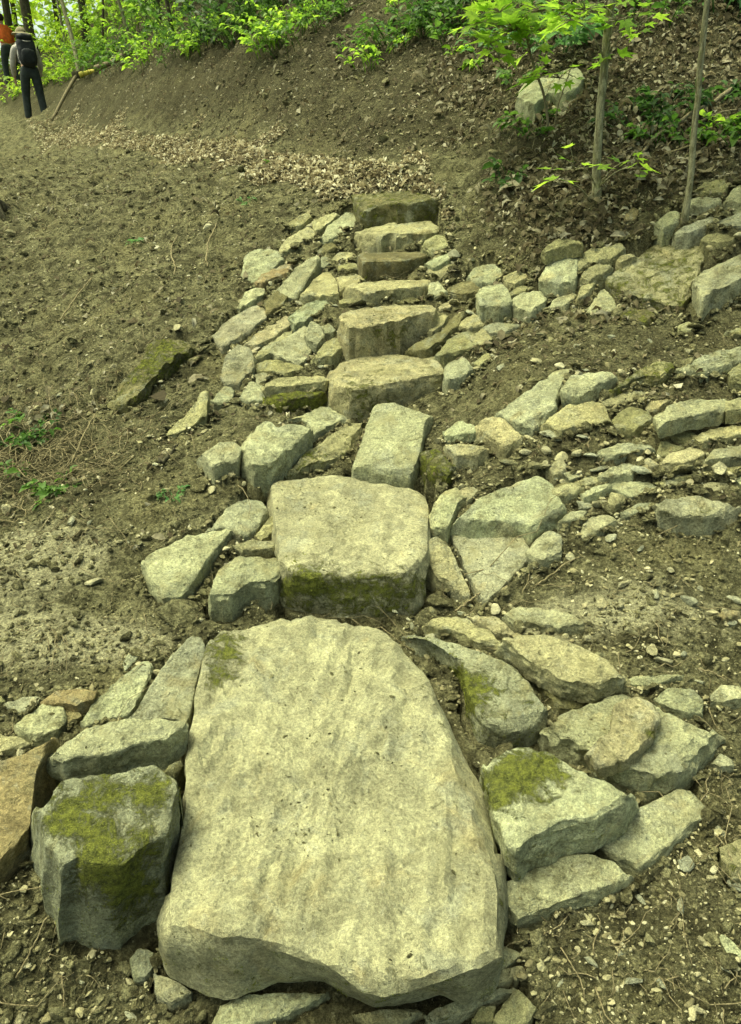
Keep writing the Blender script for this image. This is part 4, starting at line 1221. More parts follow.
# dry leaves
LEAF_V = np.array([(0, 0, 0), (.5, 0, .02), (1, 0, 0), (.28, .24, .10), (.72, .2, .12), (.28, -.24, .12), (.72, -.2, .08)], float)
LEAF_F = np.array([(0, 1, 3), (1, 4, 3), (1, 2, 4), (0, 5, 1), (1, 5, 6), (1, 6, 2)])


def leafbase(curl, width=1.0, droop=0.0):
    v = LEAF_V.copy(); v[:, 1] *= width
    v[:, 2] = np.abs(v[:, 1]) * curl + curl * .35 * np.sin(v[:, 0] * 3) - droop * v[:, 0] ** 2
    return v


def litter(name, n, y0, y1, keep, size, seed, tilt=.45, lift=.35, mat='litter'):
    rs = np.random.RandomState(seed)
    x, y = spread_pts(n, rs, y0, y1)
    k = rs.uniform(size=len(x)) < keep(x, y)
    x, y = x[k], y[k]
    k = ~under(x, y); x, y = x[k], y[k]
    s = size * np.exp(rs.normal(0, .35, len(x)))
    z = ground(x, y) + .004 + rs.uniform(0, lift, len(x)) * s
    nm = normals_at(x, y)
    vs, fs, nb = [], [], 0
    for v, (c, w) in enumerate([(.5, 1), (.9, .8), (-.5, 1.2), (.2, 1.3), (1.3, .9)]):
        m = np.arange(len(x)) % 5 == v
        V, Fc = instances(leafbase(c, w), LEAF_F, rnd_rot(m.sum(), tilt, rs, nm[m]), s[m], np.stack([x[m], y[m], z[m]], 1))
        vs.append(V); fs.append(Fc + nb); nb += len(V)
    link(name, mk_mesh(name, np.vstack(vs), [np.vstack(fs)], True), M[mat], kind='stuff')


litter('leaf_litter', 1900000, 4.6, 22, lambda x, y: on_path(x, y) * np.clip(.75 + .5 * noise2(x, y, 2.5, 2, 5), .2, 1), 0.025, 21, tilt=.3, lift=.2, mat='pale_litter')
litter('slope_litter', 150000, 3.4, 16, lambda x, y: np.clip(humus_at(x, y) ** 1.6 * (1 - .8 * sstep(.7, .2, x) * sstep(5, 5.6, y)) * (.62 + .5 * noise2(x, y, 2.4, 3, 6)) + .02, 0, 1) * (path_dist(x, y) > .3), .036, 22)
litter('pale_scraps', 90000, 2.6, 16, lambda x, y: np.clip(.06 + .2 * noise2(x, y, 1.9, 3, 18), .01, .3) * (1 - humus_at(x, y) * .5) + .3 * above_path(x, y, 0), .016, 24, mat='pale_litter')
litter('bank_litter', 60000, 2.3, 16, lambda x, y: np.clip(.05 + .22 * noise2(x, y, 1.4, 3, 8), .01, .3) + .3 * sstep(5.4, 6.2, y) * (1 - on_path(x, y)) * sstep(-7, -2, x), .024, 23)


# root fibres and straw
def fibres(name, n, seed, y0, y1, keep, ln, rad, mat):
    rs = np.random.RandomState(seed)
    x, y = spread_pts(n, rs, y0, y1)
    k = ~under(x, y); x, y = x[k], y[k]
    k = rs.uniform(size=len(x)) < keep(x, y)
    x, y = x[k], y[k]
    mb = MB()
    a = rs.uniform(0, 2 * np.pi, len(x))
    for i in range(len(x)):
        L = ln * math.exp(rs.normal(0, .5)); m = 6
        an = a[i] + np.cumsum(rs.normal(0, .35, m))
        px = x[i] + np.cumsum(np.cos(an)) * L / m; py = y[i] + np.cumsum(np.sin(an)) * L / m
        pz = base_z(px, py) + rough(px, py) + .004 + rs.uniform(0, .018, m) * (L / .12)
        mb.tube(np.stack([px, py, pz], 1), np.linspace(rad, rad * .4, m) * rs.uniform(.6, 1.5), 4)
    link(name, mb.mesh(name), mat, kind='stuff')


fibres('root_fibres', 4000, 31, .95, 7, lambda x, y: np.clip(.16 + .5 * noise2(x, y, 1.5, 2, 3) + .25 * sstep(-.4, -1.2, x), .03, 1), .13, .0016, M['root'])
fibres('fine_straw', 5200, 32, .95, 7, lambda x, y: np.clip(.35 + .4 * noise2(x, y, 2.5, 2, 4), .03, 1), .05, .0010, M['root'])

# loose stones one can count, lying on the dirt
bases = []
for q in range(8):
    v = chunk(300 + q, IV2, .7) + 0
    v = v + .06 * np.stack([fbm(v * 2 + s_ + q, 3) for s_ in (0, 9, 18)], 1)
    me = mk_mesh('loose_stone', v, [IF2], True, 30, dict(moss=np.zeros(len(v)), ochre=np.zeros(len(v))))
    me.materials.append(M['stone'])
    bases.append(me)


def loose(lst, label, group, seed):
    rs = np.random.RandomState(seed)
    for (px, py, w) in lst:
        p = hit(px, py)
        dep = project(p)[2]
        s = w * dep / F / 2
        z = ground(p[0], p[1])[0]
        o = bpy.data.objects.new('loose_stone', bases[rs.randint(8)])
        COL.objects.link(o)
        o.location = (p[0], p[1], z + s * .22)
        o.scale = (s * rs.uniform(.9, 1.2), s * rs.uniform(.8, 1.1), s * rs.uniform(.75, 1.1))
        o.rotation_euler = (rs.uniform(-.3, .3), rs.uniform(-.3, .3), rs.uniform(0, 6.28))
        t = np.array(TINT[['P', 'T', 'Y', 'G', 'M'][rs.randint(5)]])
        o.color = (*t, 1)
        tag(o, label, 'stone', group)


loose([(631, 635, 16), (651, 655, 16), (664, 665, 22), (683, 656, 12), (690, 605, 20), (623, 588, 16), (672, 598, 10), (655, 600, 16), (602, 606, 18), (720, 765, 22), (690, 700, 12), (683, 672, 12), (700, 682, 10), (648, 690, 9),
       (620, 610, 12), (712, 625, 10), (735, 600, 24), (730, 627, 12), (725, 660, 9), (670, 575, 14), (700, 590, 10), (600, 655, 12), (588, 640, 12), (570, 560, 14), (610, 540, 16), (640, 552, 12), (585, 535, 12)],
      'small pale loose stone on the dirt right of the steps', 'small loose stones on the right hand dirt', 1)
loose([(684, 868, 22), (710, 880, 12), (632, 982, 18), (680, 910, 20), (585, 928, 14), (648, 940, 20), (703, 945, 12), (590, 965, 14), (660, 985, 12), (620, 955, 10), (640, 900, 12), (695, 1010, 18), (720, 835, 14), (735, 890, 16), (725, 975, 14), (560, 985, 10), (575, 905, 10), (610, 880, 9), (665, 855, 10)],
      'small loose stone on dark dirt below the right hand pile', 'small loose stones in the lower right corner', 2)
loose([(160, 365, 10), (92, 366, 16), (142, 436, 11), (149, 440, 9), (155, 465, 10), (108, 658, 9), (72, 523, 17), (90, 525, 10), (128, 543, 9), (100, 530, 11), (45, 522, 8), (95, 584, 22), (215, 468, 8), (205, 430, 9), (165, 425, 8), (60, 400, 8), (30, 430, 9), (20, 390, 8), (120, 545, 9), (140, 545, 10), (10, 510, 24)],
      'small loose stone on the dirt of the left bank', 'small loose stones on the left bank', 3)
loose([(100, 975, 8), (60, 1000, 8), (30, 970, 9), (85, 1000, 8), (20, 1020, 18), (45, 990, 7), (130, 1015, 16), (82, 985, 10), (15, 940, 8)],
      'small loose stone on dirt below the moss covered boulder', 'small loose stones in the lower left corner', 4)
loose([(555, 440, 14), (520, 445, 10), (545, 470, 12), (570, 480, 12), (590, 495, 14), (600, 520, 12), (560, 500, 12), (575, 350, 10), (535, 365, 16), (500, 370, 14), (585, 375, 9), (540, 340, 8), (610, 340, 10), (650, 345, 9), (690, 350, 12), (520, 390, 8), (470, 465, 12), (560, 460, 10), (545, 425, 14), (620, 430, 12), (590, 420, 12), (580, 440, 16), (600, 405, 10)],
      'small loose stone in the rubble dirt of the terrace', 'small loose stones among the terrace stones', 5)
loose([(302, 398, 9), (322, 420, 10), (290, 330, 8), (470, 300, 8), (455, 320, 10), (300, 250, 8), (305, 310, 9), (280, 300, 8), (340, 360, 8), (460, 395, 8), (440, 345, 8), (325, 190, 7), (450, 250, 7), (350, 420, 8), (322, 330, 8), (335, 305, 8)],
      'small stone chinked between the rubble beside the upper steps', 'chinking stones beside the upper steps', 6)
loose([(430, 640, 18), (448, 632, 14), (460, 620, 10), (412, 628, 12), (395, 618, 9), (345, 615, 10), (300, 614, 8), (240, 612, 8), (435, 600, 12), (470, 605, 10), (490, 612, 9), (432, 612, 10)],
      'small stone on the dirt strip below the second step', 'small loose stones around the second step', 7)


# moss cushions: short blades growing out of the mossy faces
for (o, V, Q, mo, org, dep) in MOSSY:
    rs = np.random.RandomState(len(o.name) + int(abs(org[0]) * 1000))
    A, B, C, D = V[Q[:, 0]], V[Q[:, 1]], V[Q[:, 2]], V[Q[:, 3]]
    nn = np.cross(C - A, D - B); ar = np.linalg.norm(nn, axis=1) / 2
    mq = mo[Q].mean(1)
    cq = (A + C) / 2
    keep = np.clip((mq * .5 + .34 * fbm(cq * 24 + 3, 4, .75) - .10) / .22, 0, 1) * (nn[:, 2] > -.2 * ar)
    wgt = ar * keep
    if wgt.sum() <= 1e-6: continue
    sz = .0034 * max(1, dep / 1.8)
    cntb = int(min(9000, wgt.sum() / (sz * sz * .55)))
    if cntb < 40: continue
    i = rs.choice(len(Q), cntb, p=wgt / wgt.sum())
    u = rs.uniform(size=(cntb, 1)); v = rs.uniform(size=(cntb, 1))
    P = (A[i] * (1 - u) + B[i] * u) * (1 - v) + (D[i] * (1 - u) + C[i] * u) * v
    nrm = nn[i] / (np.linalg.norm(nn[i], axis=1)[:, None] + 1e-12)
    d = nrm + rs.normal(0, .75, (cntb, 3))
    bv = np.array([(-.28, 0, -.1), (.28, 0, -.1), (.05, 0, 1.0)])
    Vb, Fb = instances(bv, np.array([(0, 1, 2)]), rot_from(d, rs.uniform(0, 6.28, cntb)), sz * np.exp(rs.normal(0, .35, cntb)), P)
    link('moss_coat', mk_mesh('moss_coat', Vb - org, [Fb], True), M['moss'], o)

loose([(470, 457, 18), (508, 464, 18), (525, 454, 16), (545, 452, 20), (548, 434, 18), (576, 456, 22), (600, 472, 20), (616, 480, 20), (560, 490, 18), (582, 508, 18), (601, 506, 18), (546, 492, 16), (640, 482, 20), (656, 472, 22),
       (690, 466, 22), (701, 482, 20), (716, 482, 22), (735, 472, 20), (611, 457, 18), (590, 461, 16), (535, 470, 18), (556, 472, 16), (575, 474, 16), (625, 462, 16), (562, 420, 16), (590, 425, 18), (612, 410, 16), (478, 440, 14), (530, 440, 16)],
      'fist sized rubble stone packed among the lower terrace stones', 'packed rubble of the lower terrace', 12)
loose([(300, 268, 9), (288, 282, 9), (318, 278, 9), (310, 300, 10), (296, 318, 10), (318, 345, 10), (302, 338, 9), (275, 340, 10), (262, 330, 10), (258, 372, 10), (330, 385, 10), (322, 372, 9), (345, 300, 8), (348, 255, 8), (440, 290, 9), (446, 305, 9), (450, 270, 9), (462, 345, 10), (438, 330, 9), (470, 315, 9), (520, 310, 9), (540, 300, 9), (556, 272, 9), (585, 272, 9), (600, 285, 9)],
      'fist sized stone filling a gap in the upper rubble', 'gap filling stones of the upper rubble', 13)


# grit and crumbs gathered round the feet of the stones
rs = np.random.RandomState(404)
ex, ey = [], []
for f, w_ in zip(FOOT, WIDE):
    p = f[0]; c = p.mean(0)
    L = np.linalg.norm(np.roll(p, -1, 0) - p, axis=1).sum()
    m = int(min(260, 24 + L * 130))
    i = rs.randint(len(p), size=m); u = rs.uniform(.99, 1.22, (m, 1)) ** 1.0
    q = c + (p[i] - c) * u + rs.normal(0, .004, (m, 2))
    ex.append(q[:, 0]); ey.append(q[:, 1])
ex, ey = np.concatenate(ex), np.concatenate(ey)
k = ~under(ex, ey); ex, ey = ex[k], ey[k]
ez = ground(ex, ey)
half = rs.uniform(size=len(ex)) < .62
for nm, mt, mk, sz in (('joint_crumbs', 'clod', half, .0075), ('joint_grit', 'gravel', ~half, .0055)):
    x, y, z = ex[mk], ey[mk], ez[mk]
    s = sz * np.exp(rs.normal(0, .6, len(x))) * (.75 + .16 * y)
    V, Fc = instances(chunk(611 + len(nm), IV2, .8), IF2, rnd_rot(len(x), .5, rs), s, np.stack([x, y, z + s * .1], 1))
    link(nm, mk_mesh(nm, V, [Fc], False), M[mt], kind='stuff')
hc = hit(40, 455)
fibres('twig_tangle', 26000, 35, 1.6, 4.5, lambda x, y: np.exp(-(((x - hc[0]) / .3) ** 2 + ((y - hc[1]) / .33) ** 2)) * .8, .16, .0022, M['root'])

# ------------------------------------------------------------------ plants
MAPLE_V = []
for (a, r_) in [(-170, .18), (-125, .30), (-100, .55), (-78, .34), (-48, .82), (-24, .42), (0, 1.0), (24, .42), (48, .82), (78, .34), (100, .55), (125, .30), (170, .18)]:
    MAPLE_V.append((math.cos(math.radians(a)) * r_ + .25, math.sin(math.radians(a)) * r_ * .85, 0))
MAPLE_V = np.array([(.25, 0, 0)] + MAPLE_V)
MAPLE_V[:, 2] = .10 * np.abs(MAPLE_V[:, 1]) - .16 * MAPLE_V[:, 0] ** 2
MAPLE_F = np.array([(0, i, i + 1) for i in range(1, 13)])
OVAL_V = leafbase(.35, 1.0, .22); OVAL_F = LEAF_F
LONG_V = leafbase(.3, .62, .3)


def leaves(P, D, size, seed, base='oval', tilt=.45, name='foliage', origin=(0, 0, 0), facing=None):
    """leaves at P growing along D (unit, N x 3), blade mostly facing the sky"""
    rs = np.random.RandomState(seed)
    bv, bf = dict(oval=(OVAL_V, OVAL_F), maple=(MAPLE_V, MAPLE_F), long=(LONG_V, LEAF_F))[base]
    N = len(P)
    z = np.stack([rs.normal(0, tilt, N), rs.normal(0, tilt, N), np.ones(N)], 1)
    if facing is not None: z += facing
    z /= np.linalg.norm(z, axis=1)[:, None]
    x = D - (D * z).sum(1)[:, None] * z
    x /= np.linalg.norm(x, axis=1)[:, None] + 1e-9
    y = np.cross(z, x)
    R = np.stack([x, y, z], -1)
    s = size * np.exp(rs.normal(0, .28, N))
    V, Fc = instances(bv, bf, R, s, P)
    return mk_mesh(name, V - np.asarray(origin), [Fc], True)


def thing(name, label, cat, loc, group=None):
    o = bpy.data.objects.new(name, None)
    COL.objects.link(o); o.location = loc
    o.empty_display_size = .1
    return tag(o, label, cat, group)


def gpt(px, py):
    p = hit(px, py)
    p[2] = ground(p[0], p[1])[0]
    return p


def herb(px, py, hgt, wid, nst, leaf, seed, label, group, mat='leaf_mid', base='oval', name='leafy_plant', cat='plant', per=7, loc=None):
    """a low plant: several arching stems carrying leaves"""
    rs = np.random.RandomState(seed)
    b = gpt(px, py) if loc is None else np.array(loc, float)
    root = thing(name, label, cat, b, group)
    mb = MB(); LP, LD = [], []
    for i in range(nst):
        a = rs.uniform(0, 2 * np.pi); r0 = wid * math.sqrt(rs.uniform(0, 1)) * .45
        rr = wid * rs.uniform(.15, .55); hh = hgt * rs.uniform(.5, 1.1)
        x0 = np.array([math.cos(a) * r0, math.sin(a) * r0]) * (np.array([1, .8]))
        gz = ground(b[0] + x0[0], b[1] + x0[1])[0] - b[2]
        a2 = a + rs.normal(0, .9)
        t = np.linspace(0, 1, 6)
        P = np.stack([x0[0] + np.cos(a2) * rr * t ** 1.3, x0[1] + np.sin(a2) * rr * t ** 1.3, gz - .01 + hh * (t - .32 * t ** 2.4)], 1)
        mb.tube(P, np.linspace(.0032, .0014, 6) * (1 + 1.0 * hgt), 4)
        m = max(2, int(per * rs.uniform(.7, 1.3)))
        for q in range(m):
            u = rs.uniform(.3 if hgt < .4 else .08, 1.0); k = u * 5; i0 = min(4, int(k)); p = P[i0] + (P[i0 + 1] - P[i0]) * (k - i0)
            d = a2 + rs.choice([-1, 1]) * rs.uniform(.3, 1.4)
            dd = np.array([math.cos(d), math.sin(d), rs.uniform(-.1, .35)])
            LP.append(p + dd * .012); LD.append(dd)
    link('stem', mb.mesh('stem'), M[mat], root)
    link('foliage', leaves(np.array(LP), np.array(LD), leaf, seed, base), M[mat], root)
    return root


# the green edge along the crest of the cut bank
GC = 'leafy shrubs along the crest of the cut bank'
crest = [  # px, py, height, width, stems, leaf, label, mat
    (302, 44, .5, .8, 46, .075, 'bright green bushy shrub at the end of the fallen pale branch', 'leaf_mid'),
    (278, 45, .6, .7, 40, .075, 'leafy shrub overhanging the bank beside the branch shrub', 'leaf_bright'),
    (252, 40, .8, .8, 40, .08, 'taller leafy shrub between overhanging shrub and small ones', 'leaf_mid'),
    (228, 46, .45, .6, 26, .07, 'low shrub over the dark hollow in the bank edge', 'leaf_dark'),
    (206, 52, .5, .6, 26, .075, 'small bright shrub on the crest above bare soil', 'leaf_bright'),
    (184, 58, .45, .6, 24, .08, 'low mid green shrub on the leafy crest', 'leaf_mid'),
    (158, 58, .9, 1.0, 40, .09, 'bright yellow green shrub behind the crest', 'leaf_bright'),
    (128, 66, .6, .9, 32, .09, 'dark leaved shrub near the yellow tipped stake', 'leaf_mid'),
    (104, 68, 1.0, 1.1, 44, .10, 'bushy green shrub just right of the leaning stake', 'leaf_mid'),
    (80, 70, 1.1, 1.2, 46, .11, 'yellow green shrub behind the walker with the black pack', 'leaf_bright'),
    (56, 80, 1.2, 1.2, 40, .12, 'pale yellow green shrub between the two walkers', 'leaf_far'),
    (22, 92, .7, 1.2, 46, .12, 'yellow green shrub below the walker in orange', 'leaf_far'),
]
for i, (px, py, h_, w_, ns, lf, lab, mt) in enumerate(crest):
    herb(px, py, h_ * .62, w_ * .9, ns, lf * .74, 400 + i, lab, GC, mt, name='shrub', cat='shrub', per=10)
back = [(270, 18, 8.5), (235, 20, 10.5), (205, 22, 11.5), (175, 25, 13), (140, 35, 14.5), (110, 40, 17), (85, 45, 19), (180, 8, 16), (230, 5, 14), (130, 12, 20), (285, 8, 9.5), (325, 6, 9.0), (60, 50, 22), (30, 60, 24)]
blab = ['dark shrub close above the crest near the pale branch', 'dark green shrub second from the pale branch', 'mid green shrub above the dark bank hollow', 'lush shrub uphill of the bright crest shrub', 'bright shrub uphill of the yellow tipped stake', 'tall yellow green shrub behind the stake', 'tall bright shrub behind the black packed walker',
        'shaded shrub at the top edge above the crest', 'dark shrub at the top edge above the hollow', 'yellow green shrub at top edge near the trunks', 'dark shrub at the top edge behind the pale branch', 'sparse shrub right of the pale branch top', 'hazy bright shrub far behind the walkers', 'hazy bright shrub at left edge far behind walkers']
bm_ = ['leaf_dark', 'leaf_dark', 'leaf_mid', 'leaf_mid', 'leaf_bright', 'leaf_bright', 'leaf_far', 'leaf_mid', 'leaf_dark', 'leaf_bright', 'leaf_dark', 'leaf_dark', 'leaf_far', 'leaf_far']
for i, (px, py, Y) in enumerate(back):
    Y = max(Y, min(hit(px, py)[1], 30))
    p = at(px, py, Y); z = ground(p[0], p[1])[0]
    herb(0, 0, (.55 + .03 * Y) * (.7 if i in (0, 1, 10, 11) else 1.0), .8 + .05 * Y, 34, .055 + .003 * Y, 440 + i, blab[i], 'shrubs of the woodland behind the crest', bm_[i], name='shrub', cat='shrub', per=9, loc=(p[0], p[1], z))

GU = 'low leafy plants on the slope above the path'
low = [(372, 78, .22, .35, 12, .055, 'leaf_bright', 'lowest bright sprig under the leafy patch on the bare bank'), (395, 62, .26, .5, 22, .06, 'leaf_mid', 'leafy patch trailing lowest down the bare bank'),
       (412, 48, .3, .6, 26, .06, 'leaf_mid', 'denser leafy patch above the trailing one'), (440, 38, .34, .7, 28, .065, 'leaf_dark', 'dark leafy plants in the middle of the green patch'),
       (462, 52, .25, .5, 20, .06, 'leaf_mid', 'leafy plants right of the green patch near stones'), (455, 20, .4, .7, 26, .07, 'leaf_mid', 'leafy plants at the top of the green patch'),
       (388, 22, .12, .2, 5, .06, 'leaf_bright', 'tiny yellow green seedling left of the green patch'), (500, 64, .22, .4, 14, .06, 'leaf_blue', 'bluish green plants left of the pale boulder'),
       (520, 92, .14, .22, 7, .05, 'leaf_mid', 'small plant at left end of the pale boulder'), (560, 64, .3, .4, 14, .085, 'leaf_blue', 'bluish broad leaved plant behind the pale boulder'),
       (535, 130, .14, .3, 10, .05, 'leaf_mid', 'low green plants under the pale boulder'), (510, 180, .12, .25, 7, .05, 'leaf_dark', 'small dark plant on the bare dirt left of the big sapling'),
       (640, 128, .2, .32, 14, .055, 'leaf_dark', 'dark glossy plant between the two saplings'), (672, 112, .2, .35, 14, .06, 'leaf_dark', 'dark glossy plant beside the thin sapling'), (655, 140, .12, .2, 6, .05, 'leaf_mid', 'small plant near the fallen crooked branch'),
       (700, 140, .16, .3, 10, .055, 'leaf_mid', 'small plant right of the thin sapling'), (732, 150, .2, .3, 12, .06, 'leaf_mid', 'leafy plant at the picture edge above the piled stones'), (715, 100, .16, .3, 9, .055, 'leaf_dark', 'dark plant right of thin sapling near the branch end'),
       (712, 28, .3, .4, 9, .10, 'leaf_blue', 'broad leaved bluish plant behind the thin sapling'), (738, 128, .15, .25, 8, .06, 'leaf_bright', 'bright sprig at the picture edge uphill of piled stones'),
       (455, 75, .1, .18, 5, .05, 'leaf_bright', 'tiny bright seedling below the green patch'), (480, 82, .12, .2, 5, .06, 'leaf_bright', 'yellow green seedling on the litter left of the boulder'),
       (345, 60, .1, .18, 5, .045, 'leaf_mid', 'tiny seedling on the bare bank near the branch shrub'), (655, 30, .25, .5, 14, .06, 'leaf_mid', 'leafy plants uphill between the saplings'), (545, 30, .35, .6, 24, .07, 'leaf_mid', 'leafy plants uphill of the pale boulder'),
       (490, 25, .3, .6, 22, .07, 'leaf_mid', 'leafy plants under the bright maple sprays'), (690, 5, .3, .5, 16, .06, 'leaf_dark', 'dark plants at the top edge right of the big sapling'), (605, 20, .3, .5, 16, .06, 'leaf_mid', 'leafy plants behind the big sapling crown')]
for i, (px, py, h_, w_, ns, lf, mt, lab) in enumerate(low):
    herb(px, py, h_, w_, ns, lf, 500 + i, lab, GU, mt)
GS2 = 'seedlings on the left bank'
for i, (px, py, h_, w_, ns, lf, mt, lab) in enumerate([
        (135, 243, .05, .10, 5, .04, 'leaf_blue', 'bluish green seedling in the middle of the spoil bank'), (246, 205, .05, .10, 5, .045, 'leaf_blue', 'bluish green seedling left of the topmost rubble'),
        (14, 450, .12, .22, 9, .055, 'leaf_dark', 'dark leafy seedling at the left picture edge'), (58, 486, .08, .16, 7, .05, 'leaf_mid', 'bright green sprig in the dark hollow of the bank'), (40, 498, .06, .12, 5, .05, 'leaf_mid', 'small green sprig below the bright one'),
        (30, 438, .1, .18, 6, .05, 'leaf_mid', 'seedling above the dark leafy one'), (48, 425, .1, .12, 4, .045, 'leaf_dark', 'dark seedling above the hollow of the bank'), (174, 497, .07, .08, 5, .03, 'leaf_blue', 'pale green upright sprig on wet soil left of the row'),
        (255, 167, .05, .14, 6, .05, 'leaf_mid', 'green seedling in the leaf litter of the path'), (277, 163, .05, .1, 4, .05, 'leaf_mid', 'smaller green seedling further right in the path litter'), (5, 430, .12, .2, 6, .055, 'leaf_mid', 'uppermost green seedling at the left picture edge'), (8, 480, .08, .16, 5, .05, 'leaf_mid', 'seedling lowest at the left picture edge')]):
    herb(px, py, h_ * .8, w_ * .85, ns, lf * .72, 560 + i, lab, GS2, mt, name='seedling', cat='seedling')


# saplings: trunk drawn from base to the frame's top and beyond, sprays of leaves
def sapling(label, base_px, pts, rad, mat, sprays, leaf, lmat, seed, lbase='maple', grow=1.5, group='saplings on the slope'):
    b = gpt(*base_px)
    rs = np.random.RandomState(seed)
    P = [b - [0, 0, .06]] + [at(px, py, b[1] + dy) for (px, py, dy) in pts]
    top = P[-1] + (P[-1] - P[-2]) / np.linalg.norm(P[-1] - P[-2]) * grow
    P = spline(np.array(P + [top]), 26)
    P[1:, :2] += rs.normal(0, rad * .18, (25, 2))
    root = thing('sapling', label, 'sapling', b, group)
    R = np.linspace(rad, rad * .55, 26); R[0] *= 1.5; R[1] *= 1.15
    mb = MB().tube(P - b, R, 10, rad * .12, seed)
    link('trunk', mb.mesh('trunk'), mat, root)
    LP, LD = [], []
    for (px, py, dy, wpx, n) in sprays:
        br = MB()
        c = at(px, py, b[1] + dy)
        i = int(np.argmin(np.linalg.norm(P - (c - [0, 0, .12]), axis=1)))
        Q = spline(np.array([P[i], (P[i] + c) / 2 + [0, 0, .05], c]), 8)
        br.tube(Q - b, np.linspace(rad * .22, rad * .07, 8), 5)
        w = wpx * project(c)[2] / F
        for q in range(n):
            a = rs.uniform(0, 2 * np.pi); rr = math.sqrt(rs.uniform()) * w * .5
            p = c + np.array([math.cos(a) * rr, math.sin(a) * rr * .8, rs.normal(0, .03)])
            u = np.array([math.cos(a), math.sin(a), -.15])
            LP.append(p - b); LD.append(u)
            br.tube(np.array([c - b + [0, 0, -.01], (c + p) / 2 - b, p - b]), np.array([.0025, .002, .0012]), 4)
        link('branch', br.mesh('branch'), mat, root)
    # leafy crown above the frame
    for q in range(26):
        t = P[rs.randint(14, 26)]
        a = rs.uniform(0, 2 * np.pi); L = rs.uniform(.25, .7)
        c = t + np.array([math.cos(a) * L, math.sin(a) * L, rs.uniform(.0, .3)])
        if project(c)[1] > -20 or rad < .006: continue
        br = MB().tube(np.array([t, (t + c) / 2 + [0, 0, .04], c]) - b, np.array([rad * .2, rad * .14, rad * .06]), 5)
        link('branch', br.mesh('branch'), mat, root)
        for k in range(9):
            p = c + rs.normal(0, .12, 3) * [1, 1, .4]
            LP.append(p - b); d = rs.normal(size=3); d[2] *= .2; LD.append(d / np.linalg.norm(d))
    link('foliage', leaves(np.array(LP), np.array(LD), leaf, seed, lbase, .3), M[lmat], root)
    return root


sapling('stout sapling with pale mottled trunk rising behind the mossy slab row', (597, 197), [(600, 120, 0), (604, 60, 0), (613, 0, 0)], .022, M['bark_pale'],
        [(575, 168, -.15, 70, 7), (632, 160, -.15, 60, 5), (560, 182, -.15, 30, 3), (640, 168, -.25, 26, 3), (618, 18, -.1, 50, 12), (585, 8, -.1, 60, 14), (640, 22, -.05, 30, 6), (610, 58, .05, 24, 3), (570, 18, -.1, 40, 8)], .07, 'leaf_bright', 601)
sapling('thin straight pale sapling rooted among piled stones', (686, 221), [(693, 150, 0), (700, 70, 0), (707, 0, 0)], .0155, M['bark_pale'], [], .085, 'leaf_bright', 602)
sapling('slender crooked young maple in front of the pale boulder', (551, 132), [(545, 95, 0), (534, 68, -.03), (527, 40, 0), (526, 0, .02)], .0085, M['twig'],
        [(500, 10, -.1, 60, 18), (540, 8, -.1, 60, 20), (515, 28, -.15, 70, 20), (545, 30, -.1, 56, 14), (490, 42, -.15, 40, 10), (560, 76, -.25, 60, 12), (478, 22, -.1, 40, 10), (530, 45, -.1, 40, 6), (575, 12, -.05, 50, 14), (495, 56, -.1, 26, 5)], .092, 'leaf_bright', 603, grow=.5)
sapling('bare thin shoot leaning in front of the boulder right end', (553, 128), [(558, 105, 0), (565, 85, 0), (570, 70, 0)], .005, M['twig'], [(572, 74, 0, 20, 2)], .06, 'leaf_mid', 604, grow=.1)


# branches and sticks on the slopes
def stick(name, label, cat, pts, r0, r1, mat='twig', group=None, fork=None):
    P = []
    for (px, py, up) in pts:
        p = hit(px, py); p[2] += up; P.append(p)
    b = P[0].copy()
    Q = spline(np.array(P), 16)
    rs = np.random.RandomState(int(abs(pts[0][0]) * 7))
    Q[1:-1] += rs.normal(0, r0 * .5, (14, 3))
    mb = MB().tube(Q - b, np.linspace(r0, r1, 16), 7, r0 * .2)
    if fork:
        for (i, fx, fy, fu) in fork:
            e = hit(fx, fy); e[2] += fu
            mb.tube(spline(np.array([Q[i], (Q[i] + e) / 2 + [0, 0, .01], e]), 8) - b, np.linspace(r0 * .6, r1 * .6, 8), 6)
    return link(name, mb.mesh(name), M[mat], None, b, label, cat, group)


stick('fallen_branch', 'crooked fallen branch lying on leaf litter behind the thin sapling', 'branch', [(638, 160, .02), (660, 140, .04), (690, 122, .04), (712, 108, .03), (731, 95, .03)], .009, .014)
stick('fallen_branch', 'thin dark branch on the litter below the crooked fallen branch', 'branch', [(660, 158, .01), (690, 152, .03), (720, 141, .02)], .006, .008, 'root')
stick('fallen_branch', 'short twig crossing the leaf litter at the picture edge', 'branch', [(700, 125, .02), (725, 118, .04), (760, 112, .02)], .006, .006)
stick('fallen_branch', 'pale bent dead branch hanging over the crest near the bushy shrub', 'branch', [(306, 38, .02), (316, 24, .18), (327, 10, .3), (336, -4, .4)], .016, .022)
stick('fallen_branch', 'pale forked twig above the pale boulder', 'branch', [(562, 40, .03), (568, 20, .1), (572, 6, .15)], .008, .006, fork=[(9, 592, 3, .12), (7, 552, 4, .12)])
stick('root', 'pale exposed root on the dirt below the rounded stone', 'root', [(535, 588, .01), (552, 578, .015), (562, 570, .02), (580, 560, .012)], .003, .002, 'root')
stick('root', 'thin pale root curling up right of the pale edge cobble', 'root', [(697, 672, .012), (712, 678, .02), (726, 684, .015)], .0025, .002, 'root')
stick('root', 'thin dark root on the dirt between second step and triangular slab', 'root', [(455, 614, .01), (468, 606, .02), (480, 598, .02)], .004, .003, 'root')
stick('root', 'long white root hanging in the lower left corner dirt', 'root', [(18, 984, .02), (30, 966, .03), (40, 952, .04), (52, 936, .06)], .0022, .0018, 'root')
